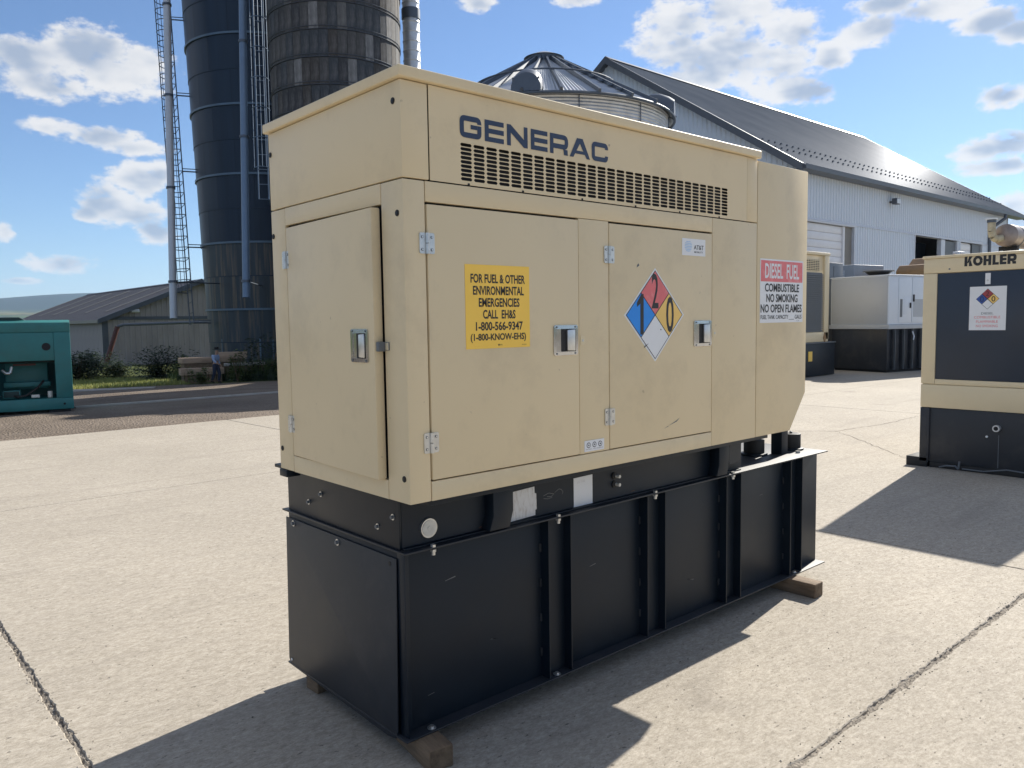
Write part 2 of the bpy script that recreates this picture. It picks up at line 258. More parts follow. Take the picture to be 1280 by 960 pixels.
class MB:
    """collects polygons; coordinates are world metres minus the origin o"""
    def __init__(s, o=(0, 0, 0)): s.v = []; s.f = []; s.m = []; s.mats = []; s.o = Vector(o); s.X = None
    def mi(s, m):
        if m not in s.mats: s.mats.append(m)
        return s.mats.index(m)
    def add(s, vs, fs, m):
        k = len(s.v); i = s.mi(m)
        for p in vs:
            p = Vector(p)
            if s.X is not None: p = s.X @ p
            s.v.append(p - s.o)
        for f in fs: s.f.append([a + k for a in f]); s.m.append(i)
    def box(s, x0, x1, y0, y1, z0, z1, m):
        s.add([(x0, y0, z0), (x1, y0, z0), (x1, y1, z0), (x0, y1, z0), (x0, y0, z1), (x1, y0, z1), (x1, y1, z1), (x0, y1, z1)],
              [(0, 3, 2, 1), (4, 5, 6, 7), (0, 1, 5, 4), (1, 2, 6, 5), (2, 3, 7, 6), (3, 0, 4, 7)], m)
    def cyl(s, p0, p1, r0, m, r1=None, n=16, caps=True):
        p0 = Vector(p0); p1 = Vector(p1); r1 = r0 if r1 is None else r1; d = (p1 - p0).normalized()
        a = d.orthogonal().normalized(); b = d.cross(a); vs = []
        for p, r in ((p0, r0), (p1, r1)):
            for i in range(n):
                t = 2 * math.pi * i / n; vs.append(p + (a * math.cos(t) + b * math.sin(t)) * r)
        fs = [(i, (i + 1) % n, n + (i + 1) % n, n + i) for i in range(n)]
        if caps: fs += [tuple(range(n))[::-1], tuple(range(n, 2 * n))]
        s.add(vs, fs, m)
    def tube(s, pts, r, m, n=8):
        for a, b in zip(pts, pts[1:]): s.cyl(a, b, r, m, n=n)
    def prism(s, poly, axis, a0, a1, m):
        """polygon in the two other axes, extruded along axis"""
        def mk(u, v, a): return {'x': (a, u, v), 'y': (u, a, v), 'z': (u, v, a)}[axis]
        n = len(poly); vs = [mk(u, v, a0) for u, v in poly] + [mk(u, v, a1) for u, v in poly]
        s.add(vs, [tuple(range(n)), tuple(range(n, 2 * n))[::-1]] + [(i, n + i, n + (i + 1) % n, (i + 1) % n) for i in range(n)], m)
    def quad(s, a, b, c, d, m): s.add([a, b, c, d], [(0, 1, 2, 3)], m)
    def build(s, name, parent=None, bevel=0, smooth=True, fixn=True, label=None, seg=2):
        me = bpy.data.meshes.new(name); me.from_pydata([tuple(p) for p in s.v], [], s.f)
        for m in s.mats: me.materials.append(m)
        me.polygons.foreach_set('material_index', s.m)
        if fixn or bevel:
            bm = bmesh.new(); bm.from_mesh(me)
            if fixn: bmesh.ops.recalc_face_normals(bm, faces=bm.faces)
            if bevel:
                es = [e for e in bm.edges if len(e.link_faces) == 2 and e.calc_face_angle(0) > R(35)]
                bmesh.ops.bevel(bm, geom=es, offset=bevel, segments=seg, affect='EDGES', profile=.5, clamp_overlap=True)
            bm.to_mesh(me); bm.free()
        if smooth:
            me.polygons.foreach_set('use_smooth', [True] * len(me.polygons)); me.set_sharp_from_angle(angle=R(32))
        o = bpy.data.objects.new(name, me); C.objects.link(o)
        if parent is not None: o.parent = parent
        if label: o['label'] = label
        return o


def thing(name, label, cat, loc=(0, 0, 0), rz=0, group=None):
    o = bpy.data.objects.new(name, None); o.empty_display_size = .2; C.objects.link(o); o.location = loc; o.rotation_euler = (0, 0, rz)
    return tag(o, label, cat, group)


def tag(o, label=None, cat=None, group=None, kind=None):
    if label: o['label'] = label
    if cat: o['category'] = cat
    if group: o['group'] = group
    if kind: o['kind'] = kind
    return o


def inst(src, parent, loc=(0, 0, 0), rot=(0, 0, 0), scale=None):
    o = src.copy(); C.objects.link(o); o.parent = parent; o.location = loc; o.rotation_euler = rot
    if scale: o.scale = scale
    return o


_glyph = {}


def text_mesh(st, offset):
    key = (st, offset)
    if key in _glyph: return _glyph[key]
    cu = bpy.data.curves.new('t', 'FONT'); cu.body = st; cu.size = 1; cu.offset = offset; cu.resolution_u = 3; cu.fill_mode = 'FRONT'
    ob = bpy.data.objects.new('t', cu); C.objects.link(ob); dg = bpy.context.evaluated_depsgraph_get()
    me = bpy.data.meshes.new_from_object(ob.evaluated_get(dg)); vs = [v.co.copy() for v in me.vertices]; fs = [tuple(p.vertices) for p in me.polygons]
    bpy.data.objects.remove(ob); bpy.data.curves.remove(cu); bpy.data.meshes.remove(me)
    x0 = min(v.x for v in vs); x1 = max(v.x for v in vs); y0 = min(v.y for v in vs); y1 = max(v.y for v in vs)
    _glyph[key] = ([((v.x - x0) / (x1 - x0), (v.y - y0) / (y1 - y0)) for v in vs], fs); return _glyph[key]


class Face:
    """a flat face: origin O, right U, up V, outward N"""
    def __init__(s, O, U, V, N): s.O = Vector(O); s.U = Vector(U); s.V = Vector(V); s.N = Vector(N)
    def p(s, u, v, n=0): return s.O + s.U * u + s.V * v + s.N * n
    def rect(s, mb, u0, v0, u1, v1, n0, n1, m):
        vs = [s.p(u, v, n) for n in (n0, n1) for u, v in ((u0, v0), (u1, v0), (u1, v1), (u0, v1))]
        mb.add(vs, [(0, 3, 2, 1), (4, 5, 6, 7), (0, 1, 5, 4), (1, 2, 6, 5), (2, 3, 7, 6), (3, 0, 4, 7)], m)
    def poly(s, mb, pts, n, m): mb.add([s.p(u, v, n) for u, v in pts], [tuple(range(len(pts)))], m)
    def plate(s, mb, pts, n0, n1, m):
        k = len(pts); mb.add([s.p(u, v, n0) for u, v in pts] + [s.p(u, v, n1) for u, v in pts],
                             [tuple(range(k))[::-1], tuple(range(k, 2 * k))] + [(i, (i + 1) % k, k + (i + 1) % k, k + i) for i in range(k)], m)
    def disc(s, mb, u, v, r, n0, n1, m, k=16, r1=None): mb.cyl(s.p(u, v, n0), s.p(u, v, n1), r, m, n=k, r1=r1)
    def text(s, mb, st, u0, v0, u1, v1, n, m, bold=.012):
        vs, fs = text_mesh(st, bold); mb.add([s.p(u0 + a * (u1 - u0), v0 + b * (v1 - v0), n) for a, b in vs], fs, m)
    def stroke(s, mb, pts, t, n, m):
        """constant-width polyline, mitred"""
        P = [Vector(q) for q in pts]; Lf = []; Rt = []
        for i, q in enumerate(P):
            d0 = (q - P[i - 1]).normalized() if i else None; d1 = (P[i + 1] - q).normalized() if i < len(P) - 1 else None
            d = d0 if d1 is None else d1 if d0 is None else (d0 + d1).normalized()
            nn = Vector((-d.y, d.x)); k = 1 if (d0 is None or d1 is None) else 1 / max(.4, nn.dot(Vector((-d1.y, d1.x))))
            Lf.append(q + nn * t / 2 * k); Rt.append(q - nn * t / 2 * k)
        for i in range(len(P) - 1): s.poly(mb, [Rt[i], Rt[i + 1], Lf[i + 1], Lf[i]], n, m)


def rnd(pts, r, k=4):
    """round the inner corners of a polyline"""
    out = [pts[0]]
    for i in range(1, len(pts) - 1):
        p = Vector(pts[i]); a = (Vector(pts[i - 1]) - p).normalized() * r; b = (Vector(pts[i + 1]) - p).normalized() * r
        for j in range(k + 1):
            t = j / k; out.append(tuple(p + a * (1 - t) ** 2 + b * t ** 2))
    out.append(pts[-1]); return out


def logo(fc, mb, letters, h, v0, n, m, t, spans, italic=0):
    for ch, (u0, u1) in zip(letters, spans):
        w = (u1 - u0) / h
        def T(pts): return [(u0 + x * h, v0 + y * h) for x, y in pts]
        def ST(pts, tt=t): fc.stroke(mb, T(pts), tt * h, n, m)
        def PO(pts): fc.poly(mb, T(pts), n, m)
        q = t / 2
        if ch == 'G': ST(rnd([(w - q, .68), (w - q, 1 - q), (q, 1 - q), (q, q), (w - q, q), (w - q, .42 + t * .8)], .17)); PO([(w * .50, .42), (w - t - .004, .42), (w - t - .004, .42 + t * .8), (w * .50, .42 + t * .8)])
        elif ch == 'C': ST(rnd([(w - q, .67), (w - q, 1 - q), (q, 1 - q), (q, q), (w - q, q), (w - q, .33)], .17))
        elif ch == 'E':
            PO([(0, 0), (t, 0), (t, 1), (0, 1)])
            for a in (0, .5 - t * .45, 1 - t * .92): PO([(t, a), (w, a), (w, a + t * .92), (t, a + t * .92)])
        elif ch == 'N': PO([(0, 0), (t, 0), (t, 1), (0, 1)]); PO([(w - t, 0), (w, 0), (w, 1), (w - t, 1)]); PO([(t, .62), (w - t, 0), (w - t, .38), (t, 1)])
        elif ch == 'R':
            PO([(0, 0), (t, 0), (t, 1), (0, 1)]); ST(rnd([(t, 1 - q), (w - q, 1 - q), (w - q, .40), (t, .40)], .2)); PO([(w - t * 1.25, 0), (w - t * .1, 0), (w - t * .2, .40 - q), (w - t * 1.45, .40 - q)])
        elif ch == 'A':
            PO([(0, 0), (t * 1.1, 0), (w / 2, .74), (w / 2, 1), (w * .36, 1)]); PO([(w, 0), (w * .64, 1), (w / 2, 1), (w / 2, .74), (w - t * 1.1, 0)])
            f = lambda y: t * 1.1 + y / .74 * (w / 2 - t * 1.1); PO([(f(.2), .2), (w - f(.2), .2), (w - f(.36), .36), (f(.36), .36)])
        elif ch == 'K':
            PO([(0, 0), (t, 0), (t, 1), (0, 1)]); PO([(t, .38), (w - t * 1.25, 1), (w, 1), (t + .10, .33), (t, .30)]); PO([(t + .16, .42), (w - t * 1.25, 0), (w, 0), (t + .30, .62)])
        elif ch == 'O':
            k = 24; A = [(w / 2 + (w / 2 - t / 2) * math.cos(2 * math.pi * i / k), .5 + (.5 - t / 2) * math.sin(2 * math.pi * i / k)) for i in range(k + 1)]; ST(A)
        elif ch == 'H': PO([(0, 0), (t, 0), (t, 1), (0, 1)]); PO([(w - t, 0), (w, 0), (w, 1), (w - t, 1)]); PO([(t, .5 - q * .9), (w - t, .5 - q * .9), (w - t, .5 + q * .9), (t, .5 + q * .9)])
        elif ch == 'L': PO([(0, 0), (t, 0), (t, 1), (0, 1)]); PO([(t, 0), (w, 0), (w, t * .9), (t, t * .9)])


# ---------------------------------------------------------------- ground
def sm(t): t = max(0, min(1, t)); return t * t * (3 - 2 * t)
def gz(x, y): return -.62 * sm((y - 12) / 22) * (1 - sm((x - 20) / 10)) - .02


def make_ground():
    vs = []; fs = []; rings = [0, 1.5, 3, 5, 7, 9, 11, 12, 13, 14, 15, 16, 18, 20, 22, 24, 26, 28, 30, 32, 35, 38, 42, 46, 52, 60, 72, 90, 120, 170, 250, 380, 550, 800, 1100, 1500, 1900, 2300, 2700, 3100, 3400, 3700, 4000, 4300, 4600, 4900, 5200, 5600, 6200, 7500, 9000]
    na = 300
    rn = random.Random(3); ph = [(rn.uniform(0, 6.28), rn.uniform(.6, 1.4)) for _ in range(8)]
    for r in rings[1:]:
        for i in range(na):
            a = 2 * math.pi * i / na; x = CP.x + r * math.sin(a); y = CP.y + r * math.cos(a)
            z = gz(x, y)
            if r > 150:
                ridge = sum(math.sin(a * (k + 2) * 1.7 + ph[k][0]) * ph[k][1] / (k + 1) for k in range(8)) * 14
                loc = math.exp(-((a - R(15.5)) / R(5.0)) ** 2) * 62 - math.exp(-((a - R(35)) / R(14)) ** 2) * 30
                t = sm((r - 150) / 4000); z = -.85 + 62 * t ** 1.5
                h = sm((r - 3300) / 1900) * (1 - .35 * sm((r - 5600) / 3000)); z += h * (74 + ridge * .8 + loc)
                z += sm((r - 1200) / 1500) * (math.sin(x * .0031 + y * .0023) + math.sin(x * .0071 - y * .0049)) * 5
            vs.append((x, y, z))
    c = len(vs); vs.append((CP.x, CP.y, gz(CP.x, CP.y)))
    for i in range(na): fs.append((c, (i + 1) % na, i))
    for k in range(len(rings) - 2):
        for i in range(na): fs.append((k * na + i, k * na + (i + 1) % na, (k + 1) * na + (i + 1) % na, (k + 1) * na + i))
    mb = MB(); mb.add(vs, fs, GROUND); o = mb.build('ground'); tag(o, kind='structure')
make_ground()


def make_pavement():
    root = bpy.data.objects.new('concrete_pavement', None); C.objects.link(root); tag(root, kind='structure')
    xs = [-18, -10, -5.6, -.78, 3.98, 12.0, 20.0, 28, 36, 44, 52, 60]; ys = [-24, -14, -7.5, -.77, 5.96, 11.1, 16.0]
    rn = random.Random(5)

    def edge(p0, p1, inward, amp, step):
        L = (Vector(p1) - Vector(p0)).length; n = max(1, int(L / step)); out = []
        e = 0
        for i in range(n):
            t = i / n; e = e * .55 + rn.random() ** 2.2 * amp
            q = Vector(p0).lerp(Vector(p1), t) + Vector(inward) * (e if i else 0); out.append((q.x, q.y))
        return out
    g = .004
    for i in range(len(xs) - 1):
        for j in range(len(ys) - 1):
            x0, x1, y0, y1 = xs[i] + g, xs[i + 1] - g, ys[j] + g, ys[j + 1] - g
            if j == 5 and x0 < 13: continue
            if j == 5: y1 = 13.42
            near = (-6 < x0 < 5 and -8 < y0 < 7)
            # the x joint near 4 runs slightly askew, as cut
            sx = lambda x, y: x + (.16 - .034 * (y - 0)) * (abs(x - 3.98) < .1)
            def amp(axis, val):
                if axis == 'x' and abs(val + .78) < .1 and ys[j] < 5.9: return .010
                if axis == 'y' and abs(val + .77) < .1 and 3 > -10: return .011
                return .0035 if near else .002
            st = .022 if near else .5
            P = edge((x0, y0), (x1, y0), (0, 1), amp('y', y0), st) + edge((x1, y0), (x1, y1), (-1, 0), amp('x', x1), st) + edge((x1, y1), (x0, y1), (0, -1), amp('y', y1), st) + edge((x0, y1), (x0, y0), (1, 0), amp('x', x0), st)
            P = [(sx(a, b), b) for a, b in P]; n = len(P); cx = (x0 + x1) / 2; cy = (y0 + y1) / 2
            def ins(p, d):
                v = Vector((cx - p[0], cy - p[1])); v = Vector((math.copysign(min(abs(v.x), d), v.x), math.copysign(min(abs(v.y), d), v.y))); return (p[0] + v.x * .7, p[1] + v.y * .7)
            vs = [(*ins(p, .006), 0) for p in P] + [(p[0], p[1], -.004) for p in P] + [(p[0], p[1], -.10) for p in P]
            fs = [tuple(range(n))] + [(k, n + k, n + (k + 1) % n, (k + 1) % n) for k in range(n)] + [(n + k, 2 * n + k, 2 * n + (k + 1) % n, n + (k + 1) % n) for k in range(n)]
            mb = MB(); mb.add(vs, fs, CONC); mb.build('slab', root, smooth=False)
    # dirt packed in the joints
    mb = MB()
    def fill(ax, val, a0, a1, w, depth, amp):
        n = int((a1 - a0) / .03); rows = []
        for i in range(n + 1):
            a = a0 + (a1 - a0) * i / n; row = []
            for k in range(5):
                off = (k / 4 - .5) * w; z = depth + rn.random() * amp
                row.append((val + off, a, z) if ax == 'x' else (a, val + off, z))
            rows += row
        mb.add(rows, [(i * 5 + k, i * 5 + k + 1, (i + 1) * 5 + k + 1, (i + 1) * 5 + k) for i in range(n) for k in range(4)], JF)
    JF = mat('packed_joint_grit', (.21, .185, .155), .95, var=.5, vscale=50, bump=1, bscale=80)
    fill('x', -.78, -8, 6, .05, -.016, .015); fill('y', -.77, -3, 9, .055, -.016, .015)
    o = mb.build('joint_dirt', root); o['kind'] = 'stuff'
    mb = MB(); mb.box(-18, 60, -24, 13.4, -.09, -.05, CRACKM); mb.build('subbase', root)
    # wandering cracks
    def crack(pts, w):
        mb = MB(); P = []
        for a, b in zip(pts, pts[1:]):
            n = max(2, int((Vector(b) - Vector(a)).length / .08))
            for i in range(n): P.append(Vector(a).lerp(Vector(b), i / n) + Vector((rn.uniform(-1, 1), rn.uniform(-1, 1))) * .018)
        P.append(Vector(pts[-1])); vs = []
        for i, p in enumerate(P):
            d = (P[min(i + 1, len(P) - 1)] - P[max(i - 1, 0)]).normalized(); nn = Vector((-d.y, d.x)) * w * rn.uniform(.25, 1)
            vs += [(p.x + nn.x, p.y + nn.y, .0022), (p.x - nn.x, p.y - nn.y, .0022)]
        mb.add(vs, [(2 * i, 2 * i + 1, 2 * i + 3, 2 * i + 2) for i in range(len(P) - 1)], CRACKM); mb.build('crack', root, fixn=False, smooth=False)
    crack([(8.3, 5.0), (8.88, 3.42), (9.19, 3.08), (10.49, 2.92), (11.79, 2.95), (12.5, 2.1)], .007); crack([(9.19, 3.08), (8.53, 2.39), (7.7, 1.55), (7.6, .6)], .005)
    # loose chips and twigs lying on the slab
    mb = MB()
    for k in range(1500):
        x = rn.uniform(-2.5, 7); y = rn.uniform(-2, 9)
        if rn.random() < .72: x, y = rn.choice([(-.78 + rn.gauss(0, .018), rn.uniform(0, 4)), (rn.uniform(0, 5), -.77 + rn.gauss(0, .022))])
        s_ = rn.uniform(.0015, .0055); a = rn.random() * 6.28; vs = [(x + math.cos(a + t) * s_ * rn.uniform(.5, 1.3), y + math.sin(a + t) * s_ * rn.uniform(.5, 1.3), .0003) for t in (0, 2, 4)] + [(x, y, s_ * .8)]
        mb.add(vs, [(0, 1, 3), (1, 2, 3), (2, 0, 3)], rn.choice([CRACKM, CRACKM, PALEM]))
    o = mb.build('grit', root, fixn=False, smooth=False); o['kind'] = 'stuff'
make_pavement()
mb = MB(); mb.box(2.6, 11.5, 16.22, 16.34, gz(6, 16) - .08, gz(6, 16) + .03, PALEM); tag(mb.build('sun_gap_strip', bevel=.01), 'pale strip drawn for a sunlit gap between shadows on the gravel yard behind the generator', 'sun_gap_strip')  # pale strip laid in place of a sunlit gap between the shadows
mb = MB(); mb.X = Matrix.Translation((5.0, 26.3, 0)) @ Matrix.Rotation(R(-24), 4, 'Z'); mb.box(-2.6, 2.2, -.30, .30, gz(5, 26.3) - .3, gz(5, 26.3) + .05, PALEM); tag(mb.build('concrete_strip', bevel=.01), 'short pale concrete strip at the edge of the lit grass', 'paving')


# ---------------------------------------------------------------- main generator
GO = (1.05, .55, .084)
gen = thing('diesel_generator', 'large tan standby generator on a black fuel tank, nearest the camera, with GENERAC lettering', 'generator', GO)
GREYD2 = mat('chalk_grey', (.20, .20, .19), .9); RUSTP2 = mat('rust_stain', (.13, .06, .03), .85, var=.4, vscale=60)
FS = Face((0, 0, 0), (1, 0, 0), (0, 0, 1), (0, -1, 0))           # long side: u = x, v = z
FE = Face((0, 0, 0), (0, -1, 0), (0, 0, 1), (-1, 0, 0))          # near end:  u = -y, v = z


def gpart(name, fn, parent=gen, bevel=0, label=None, seg=2):
    o = GO if parent is gen else GO
    mb = MB(o); fn(mb); return mb.build(name, parent, bevel=bevel, label=label, seg=seg)


W = .961; LE = 2.078; ZB = 1.0; ZJ = 2.062; ZT = 2.369; G_ = .0022
gpart('inner_frame', lambda m: (m.box(.02, 2.06, .02, W - .02, 1.01, 2.36, DARKGAP)))
gpart('corner_post', lambda m: m.prism([(0, 0), (.0885 - G_, 0), (.0885 - G_, .022), (.02, .022), (.02, .131 - G_), (0, .131 - G_)], 'z', ZB, ZJ - G_, TAN), bevel=.004)
gpart('corner_post', lambda m: m.prism([(0, W), (0, .835 + G_), (.019, .835 + G_), (.019, W - .019), (.1, W - .019), (.1, W)], 'z', ZB, ZJ - G_, TAN), bevel=.004)
gpart('end_rail', lambda m: m.box(0, .02, .131, .835, 1.992, ZJ - G_, TAN), bevel=.0015)
gpart('end_rail', lambda m: m.box(.0005, .02, .131, .835, ZB, 1.066, TAN), bevel=.0015)
gpart('end_fascia', lambda m: m.prism([(0, 0), (.108 - G_, 0), (.108 - G_, .018), (.018, .018), (.018, W - .018), (.1, W - .018), (.1, W), (0, W)], 'z', ZJ + G_, ZT, TAN), bevel=.0035)
gpart('side_rail', lambda m: m.box(.0885 + .0005, 1.6975, .0004, .02, 1.994, ZJ - G_, TAN), bevel=.0012)
gpart('side_rail', lambda m: m.box(.0885 + .0005, 1.6975, 0, .02, ZB, 1.066, TAN), bevel=.0015)
gpart('center_post', lambda m: m.box(.809, .982, .0006, .02, 1.069, 1.992, TAN), bevel=.0015)
gpart('side_panel', lambda m: m.box(1.700, LE - .003, 0, .02, ZB, ZJ - G_, TAN), bevel=.002)
gpart('side_panel', lambda m: m.box(0.2, LE - .003, W - .02, W, ZB, ZT, TAN), bevel=.002)
gpart('side_fascia', lambda m: m.box(1.985, LE - .003, 0, .018, ZJ + G_, ZT, TAN), bevel=.002)
gpart('roof', lambda m: (m.box(-.016, LE + .008, -.018, W + .018, 2.372, 2.408, TAN)), bevel=.005, seg=3)


def vent_panel(m):
    """sheet with 28 x 9 rounded slots cut through it"""
    x0, x1, z0, z1 = .108 + G_, 1.985 - G_, ZJ + G_, ZT; vx0, vx1, vz0, vz1 = .234, 1.824, 2.076, 2.204
    F = FS; y = 0
    for a, b, c, d in ((x0, x1, vz1, z1), (x0, x1, z0, vz0), (x0, vx0, vz0, vz1), (vx1, x1, vz0, vz1)): m.box(a, b, 0, .003, c, d, TAN)
    nx, nz = 28, 9; px = (vx1 - vx0) / nx; pz = (vz1 - vz0) / nz; hw = px / 2 - .0036; hh = pz / 2 - .0015; r = hh * .85
    for i in range(nx):
        for j in range(nz):
            cx = vx0 + (i + .5) * px; cz = vz0 + (j + .5) * pz
            hole = []
            for qx, qz in ((1, 1), (-1, 1), (-1, -1), (1, -1)):
                for t in (0, 1) if qx * qz > 0 else (1, 0):
                    hole.append((cx + qx * (hw - (r if t else 0)), cz + qz * (hh - (0 if t else r))))
            hole = [(cx + hw, cz + hh - r), (cx + hw - r, cz + hh), (cx - hw + r, cz + hh), (cx - hw, cz + hh - r), (cx - hw, cz - hh + r), (cx - hw + r, cz - hh), (cx + hw - r, cz - hh), (cx + hw, cz - hh + r)]
            A = (cx + px / 2, cz + pz / 2); B = (cx - px / 2, cz + pz / 2); C_ = (cx - px / 2, cz - pz / 2); D = (cx + px / 2, cz - pz / 2)
            vs = [(p[0], 0, p[1]) for p in hole + [A, B, C_, D]] + [(p[0], .0015, p[1]) for p in hole]
            m.add(vs, [(0, 1, 8), (1, 2, 9, 8), (2, 3, 9), (3, 4, 10, 9), (4, 5, 10), (5, 6, 11, 10), (6, 7, 11), (7, 0, 8, 11)], TAN)
            m.add(vs, [(k, 12 + k, 12 + (k + 1) % 8, (k + 1) % 8) for k in range(8)], TAN)
vp = MB(GO); vent_panel(vp); vpo = vp.build('vent_panel', gen, fixn=False, smooth=False)
gpart('lettering', lambda m: (logo(FS, m, 'GENERAC', .0735, 2.2215, .0012, NAVYINK, .245, [(.236, .330), (.345, .432), (.447, .546), (.562, .646), (.659, .755), (.763, .876), (.886, .981)])), parent=gen)
gpart('trademark_dot', lambda m: FS.text(m, 'o', .984, 2.288, .992, 2.296, .0012, NAVYINK, 0))
# small screws along the seam
for x in (.27, .52, .83, 1.15, 1.45, 1.75):
    gpart('screw', lambda m: FS.disc(m, x, ZJ + .004, .0042, 0, .003, RUBBER, 8))
for (y, z) in ((.041, 2.308), (.944, 2.285), (.032, 1.953), (.943, 1.958), (.030, 1.083), (.934, 1.087)):
    gpart('hole_plug', lambda m: (FE.disc(m, -y, z, .0105, 0, .0025, RUBBER, 14), FE.disc(m, -y, z, .006, .0025, .004, BLACK, 10)))


def hinge(fc, u, v, parent, vert=.034):
    mb = MB(GO)
    for s_ in (-1, 1):
        fc.plate(mb, [(u + s_ * .006, v - vert), (u + s_ * .026, v - vert), (u + s_ * .030, v - vert + .004), (u + s_ * .030, v + vert - .004), (u + s_ * .026, v + vert), (u + s_ * .006, v + vert)], 0, .0035, STEEL)
        for t in (-.6, .6): fc.disc(mb, u + s_ * .019, v + t * vert, .0048, .0035, .0052, GREYD, 10); fc.disc(mb, u + s_ * .019, v + t * vert, .0036, .0052, .0058, STEEL, 8)
    mb.cyl(fc.p(u, v - vert, .005), fc.p(u, v - .0012, .005), .0075, STEEL, n=12); mb.cyl(fc.p(u, v + .0012, .005), fc.p(u, v + vert, .005), .0075, STEEL, n=12)
    return mb.build('hinge', parent)


def latch(fc, u0, v0, u1, v1, parent):
    """recessed paddle latch: flange, dish, paddle"""
    mb = MB(GO); w = u1 - u0; h = v1 - v0; f = .014
    def ring(a0, a1, n, m_): pass
    out = [(u0, v0 + .006), (u0 + .006, v0), (u1 - .006, v0), (u1, v0 + .006), (u1, v1 - .006), (u1 - .006, v1), (u0 + .006, v1), (u0, v1 - .006)]
    inn = [(u0 + f, v0 + f), (u0 + f, v0 + f), (u1 - f, v0 + f), (u1 - f, v0 + f), (u1 - f, v1 - f), (u1 - f, v1 - f), (u0 + f, v1 - f), (u0 + f, v1 - f)]
    vs = [fc.p(a, b, .0005) for a, b in out] + [fc.p(a, b, .004) for a, b in out] + [fc.p(a, b, .0045) for a, b in inn] + [fc.p(a, b, .0008) for a, b in inn]
    mb.add(vs, [(k, (k + 1) % 8, 8 + (k + 1) % 8, 8 + k) for k in range(8)] + [(8 + k, 8 + (k + 1) % 8, 16 + (k + 1) % 8, 16 + k) for k in range(8)] + [(16 + k, 16 + (k + 1) % 8, 24 + (k + 1) % 8, 24 + k) for k in range(8)], CHROME)
    fc.rect(mb, u0 + f, v0 + f, u0 + f + w * .20, v1 - f, .0006, .0014, CHROME); fc.rect(mb, u0 + f + w * .20, v0 + f, u1 - f, v1 - f, .0006, .0012, RUBBER)
    for a, b in ((.12, .06), (.88, .06), (.12, .94), (.88, .94)): fc.disc(mb, u0 + a * w, v0 + b * h, .0035, .004, .0062, GREYD, 8)
    o = mb.build('latch', parent)
    m2 = MB(GO); a = u0 + f + w * .42; fc.plate(m2, [(a, v0 + f + .004), (u1 - f - .006, v0 + f + .002), (u1 - f - .006, v1 - f - .002), (a, v1 - f - .004)], .0015, .010, STEEL)
    return o, m2


def hlatch(fc, u0, v0, u1, v1, door):
    o, m2 = latch(fc, u0, v0, u1, v1, door)
    bm = m2.build('latch_paddle', door, bevel=.003); return o


def make_side_door(x0, x1, hx):
    d = gpart('side_door', lambda m: m.box(x0, x1, -.0015, .026, 1.0705, 1.986, TAN), bevel=.0035)
    for z in ((1.858, 1.198) if hx < .5 else (1.86, 1.204)): hinge(FS, hx, z, d)
    return d
d1 = make_side_door(.0925, .806, .0895); d2 = make_side_door(.9855, 1.6955, .9838)
FD = Face((0, -.0015, 0), (1, 0, 0), (0, 0, 1), (0, -1, 0))
hlatch(FD, .664, 1.466, .796, 1.581, d1); hlatch(FD, 1.553, 1.472, 1.690, 1.589, d2)
for u, v in ((.822, 1.520), (1.714, 1.530)):
    gpart('striker_plate', lambda m: (FS.plate(m, [(u - .008, v - .018), (u + .012, v - .018), (u + .018, v - .01), (u + .018, v + .01), (u + .012, v + .018), (u - .008, v + .018)], 0, .0022, TAN2), FS.disc(m, u + .004, v, .005, .0022, .0035, STEEL, 8)), bevel=0)


def sticker(name, parent, fn, label=None):
    mb = MB(GO); fn(mb, FD); return mb.build(name, parent, fixn=False, smooth=False, label=label)


def s_yellow(m, F):
    F.rect(m, .244, 1.505, .543, 1.797, .0004, .0014, YELV); n = .0020
    rows = [('FOR FUEL & OTHER', .268, .521), ('ENVIRONMENTAL', .278, .515), ('EMERGENCIES', .303, .493), ('CALL  EH&S', .321, .473), ('1-800-566-9347', .288, .508), ('(1-800-KNOW-EHS)', .264, .523)]
    for i, (t, a, b) in enumerate(rows):
        z = 1.7335 - i * .0415; F.text(m, t, a, z, b, z + .0315, n, INK, .026)
    F.disc(m, .392, 1.5165, .0035, .0014, .0021, INK, 8); F.text(m, 'NMC', .398, 1.514, .409, 1.5185, n, INK, 0); F.text(m, 'M-EHS', .503, 1.513, .524, 1.5165, n, INK, 0)
sticker('warning_sign', d1, s_yellow, 'yellow sign lettered FOR FUEL & OTHER ENVIRONMENTAL EMERGENCIES')


def s_diamond(m, F):
    c = (1.276, 1.617); hx, hz = .203, .200
    P = lambda a, b: (c[0] + a * hx, c[1] + b * hz)
    F.plate(m, [P(0, -1), P(1, 0), P(0, 1), P(-1, 0)], .0004, .0012, WHITEV); k = .95; F.poly(m, [P(0, -k), P(k, 0), P(0, k), P(-k, 0)], .0015, INK)
    g = .0145; q = .47
    for (a, b), mt in (((0, q), REDV), ((-q, 0), BLUV), ((q, 0), YLV2), ((0, -q), WHITEV)):
        e = q - g; F.poly(m, [P(a, b - e), P(a + e, b), P(a, b + e), P(a - e, b)], .0019, mt)
    n = .0024
    F.poly(m, [(c[0] - .100, c[1] - .082), (c[0] - .078, c[1] - .082), (c[0] - .078, c[1] + .088), (c[0] - .094, c[1] + .088), (c[0] - .122, c[1] + .052), (c[0] - .122, c[1] + .034), (c[0] - .100, c[1] + .048)], n, INK); F.text(m, '0', c[0] + .075, c[1] - .078, c[0] + .129, c[1] + .080, n, INK, .012); F.text(m, '2', c[0] - .024, c[1] + .028, c[0] + .022, c[1] + .176, n, INK, .01)
    F.poly(m, [P(-.36, -.66), P(-.22, -.60), P(-.30, -.655), P(-.38, -.70)], n, INK); F.poly(m, [P(.16, -.30), P(.21, -.31), P(.19, -.34)], n, INK)
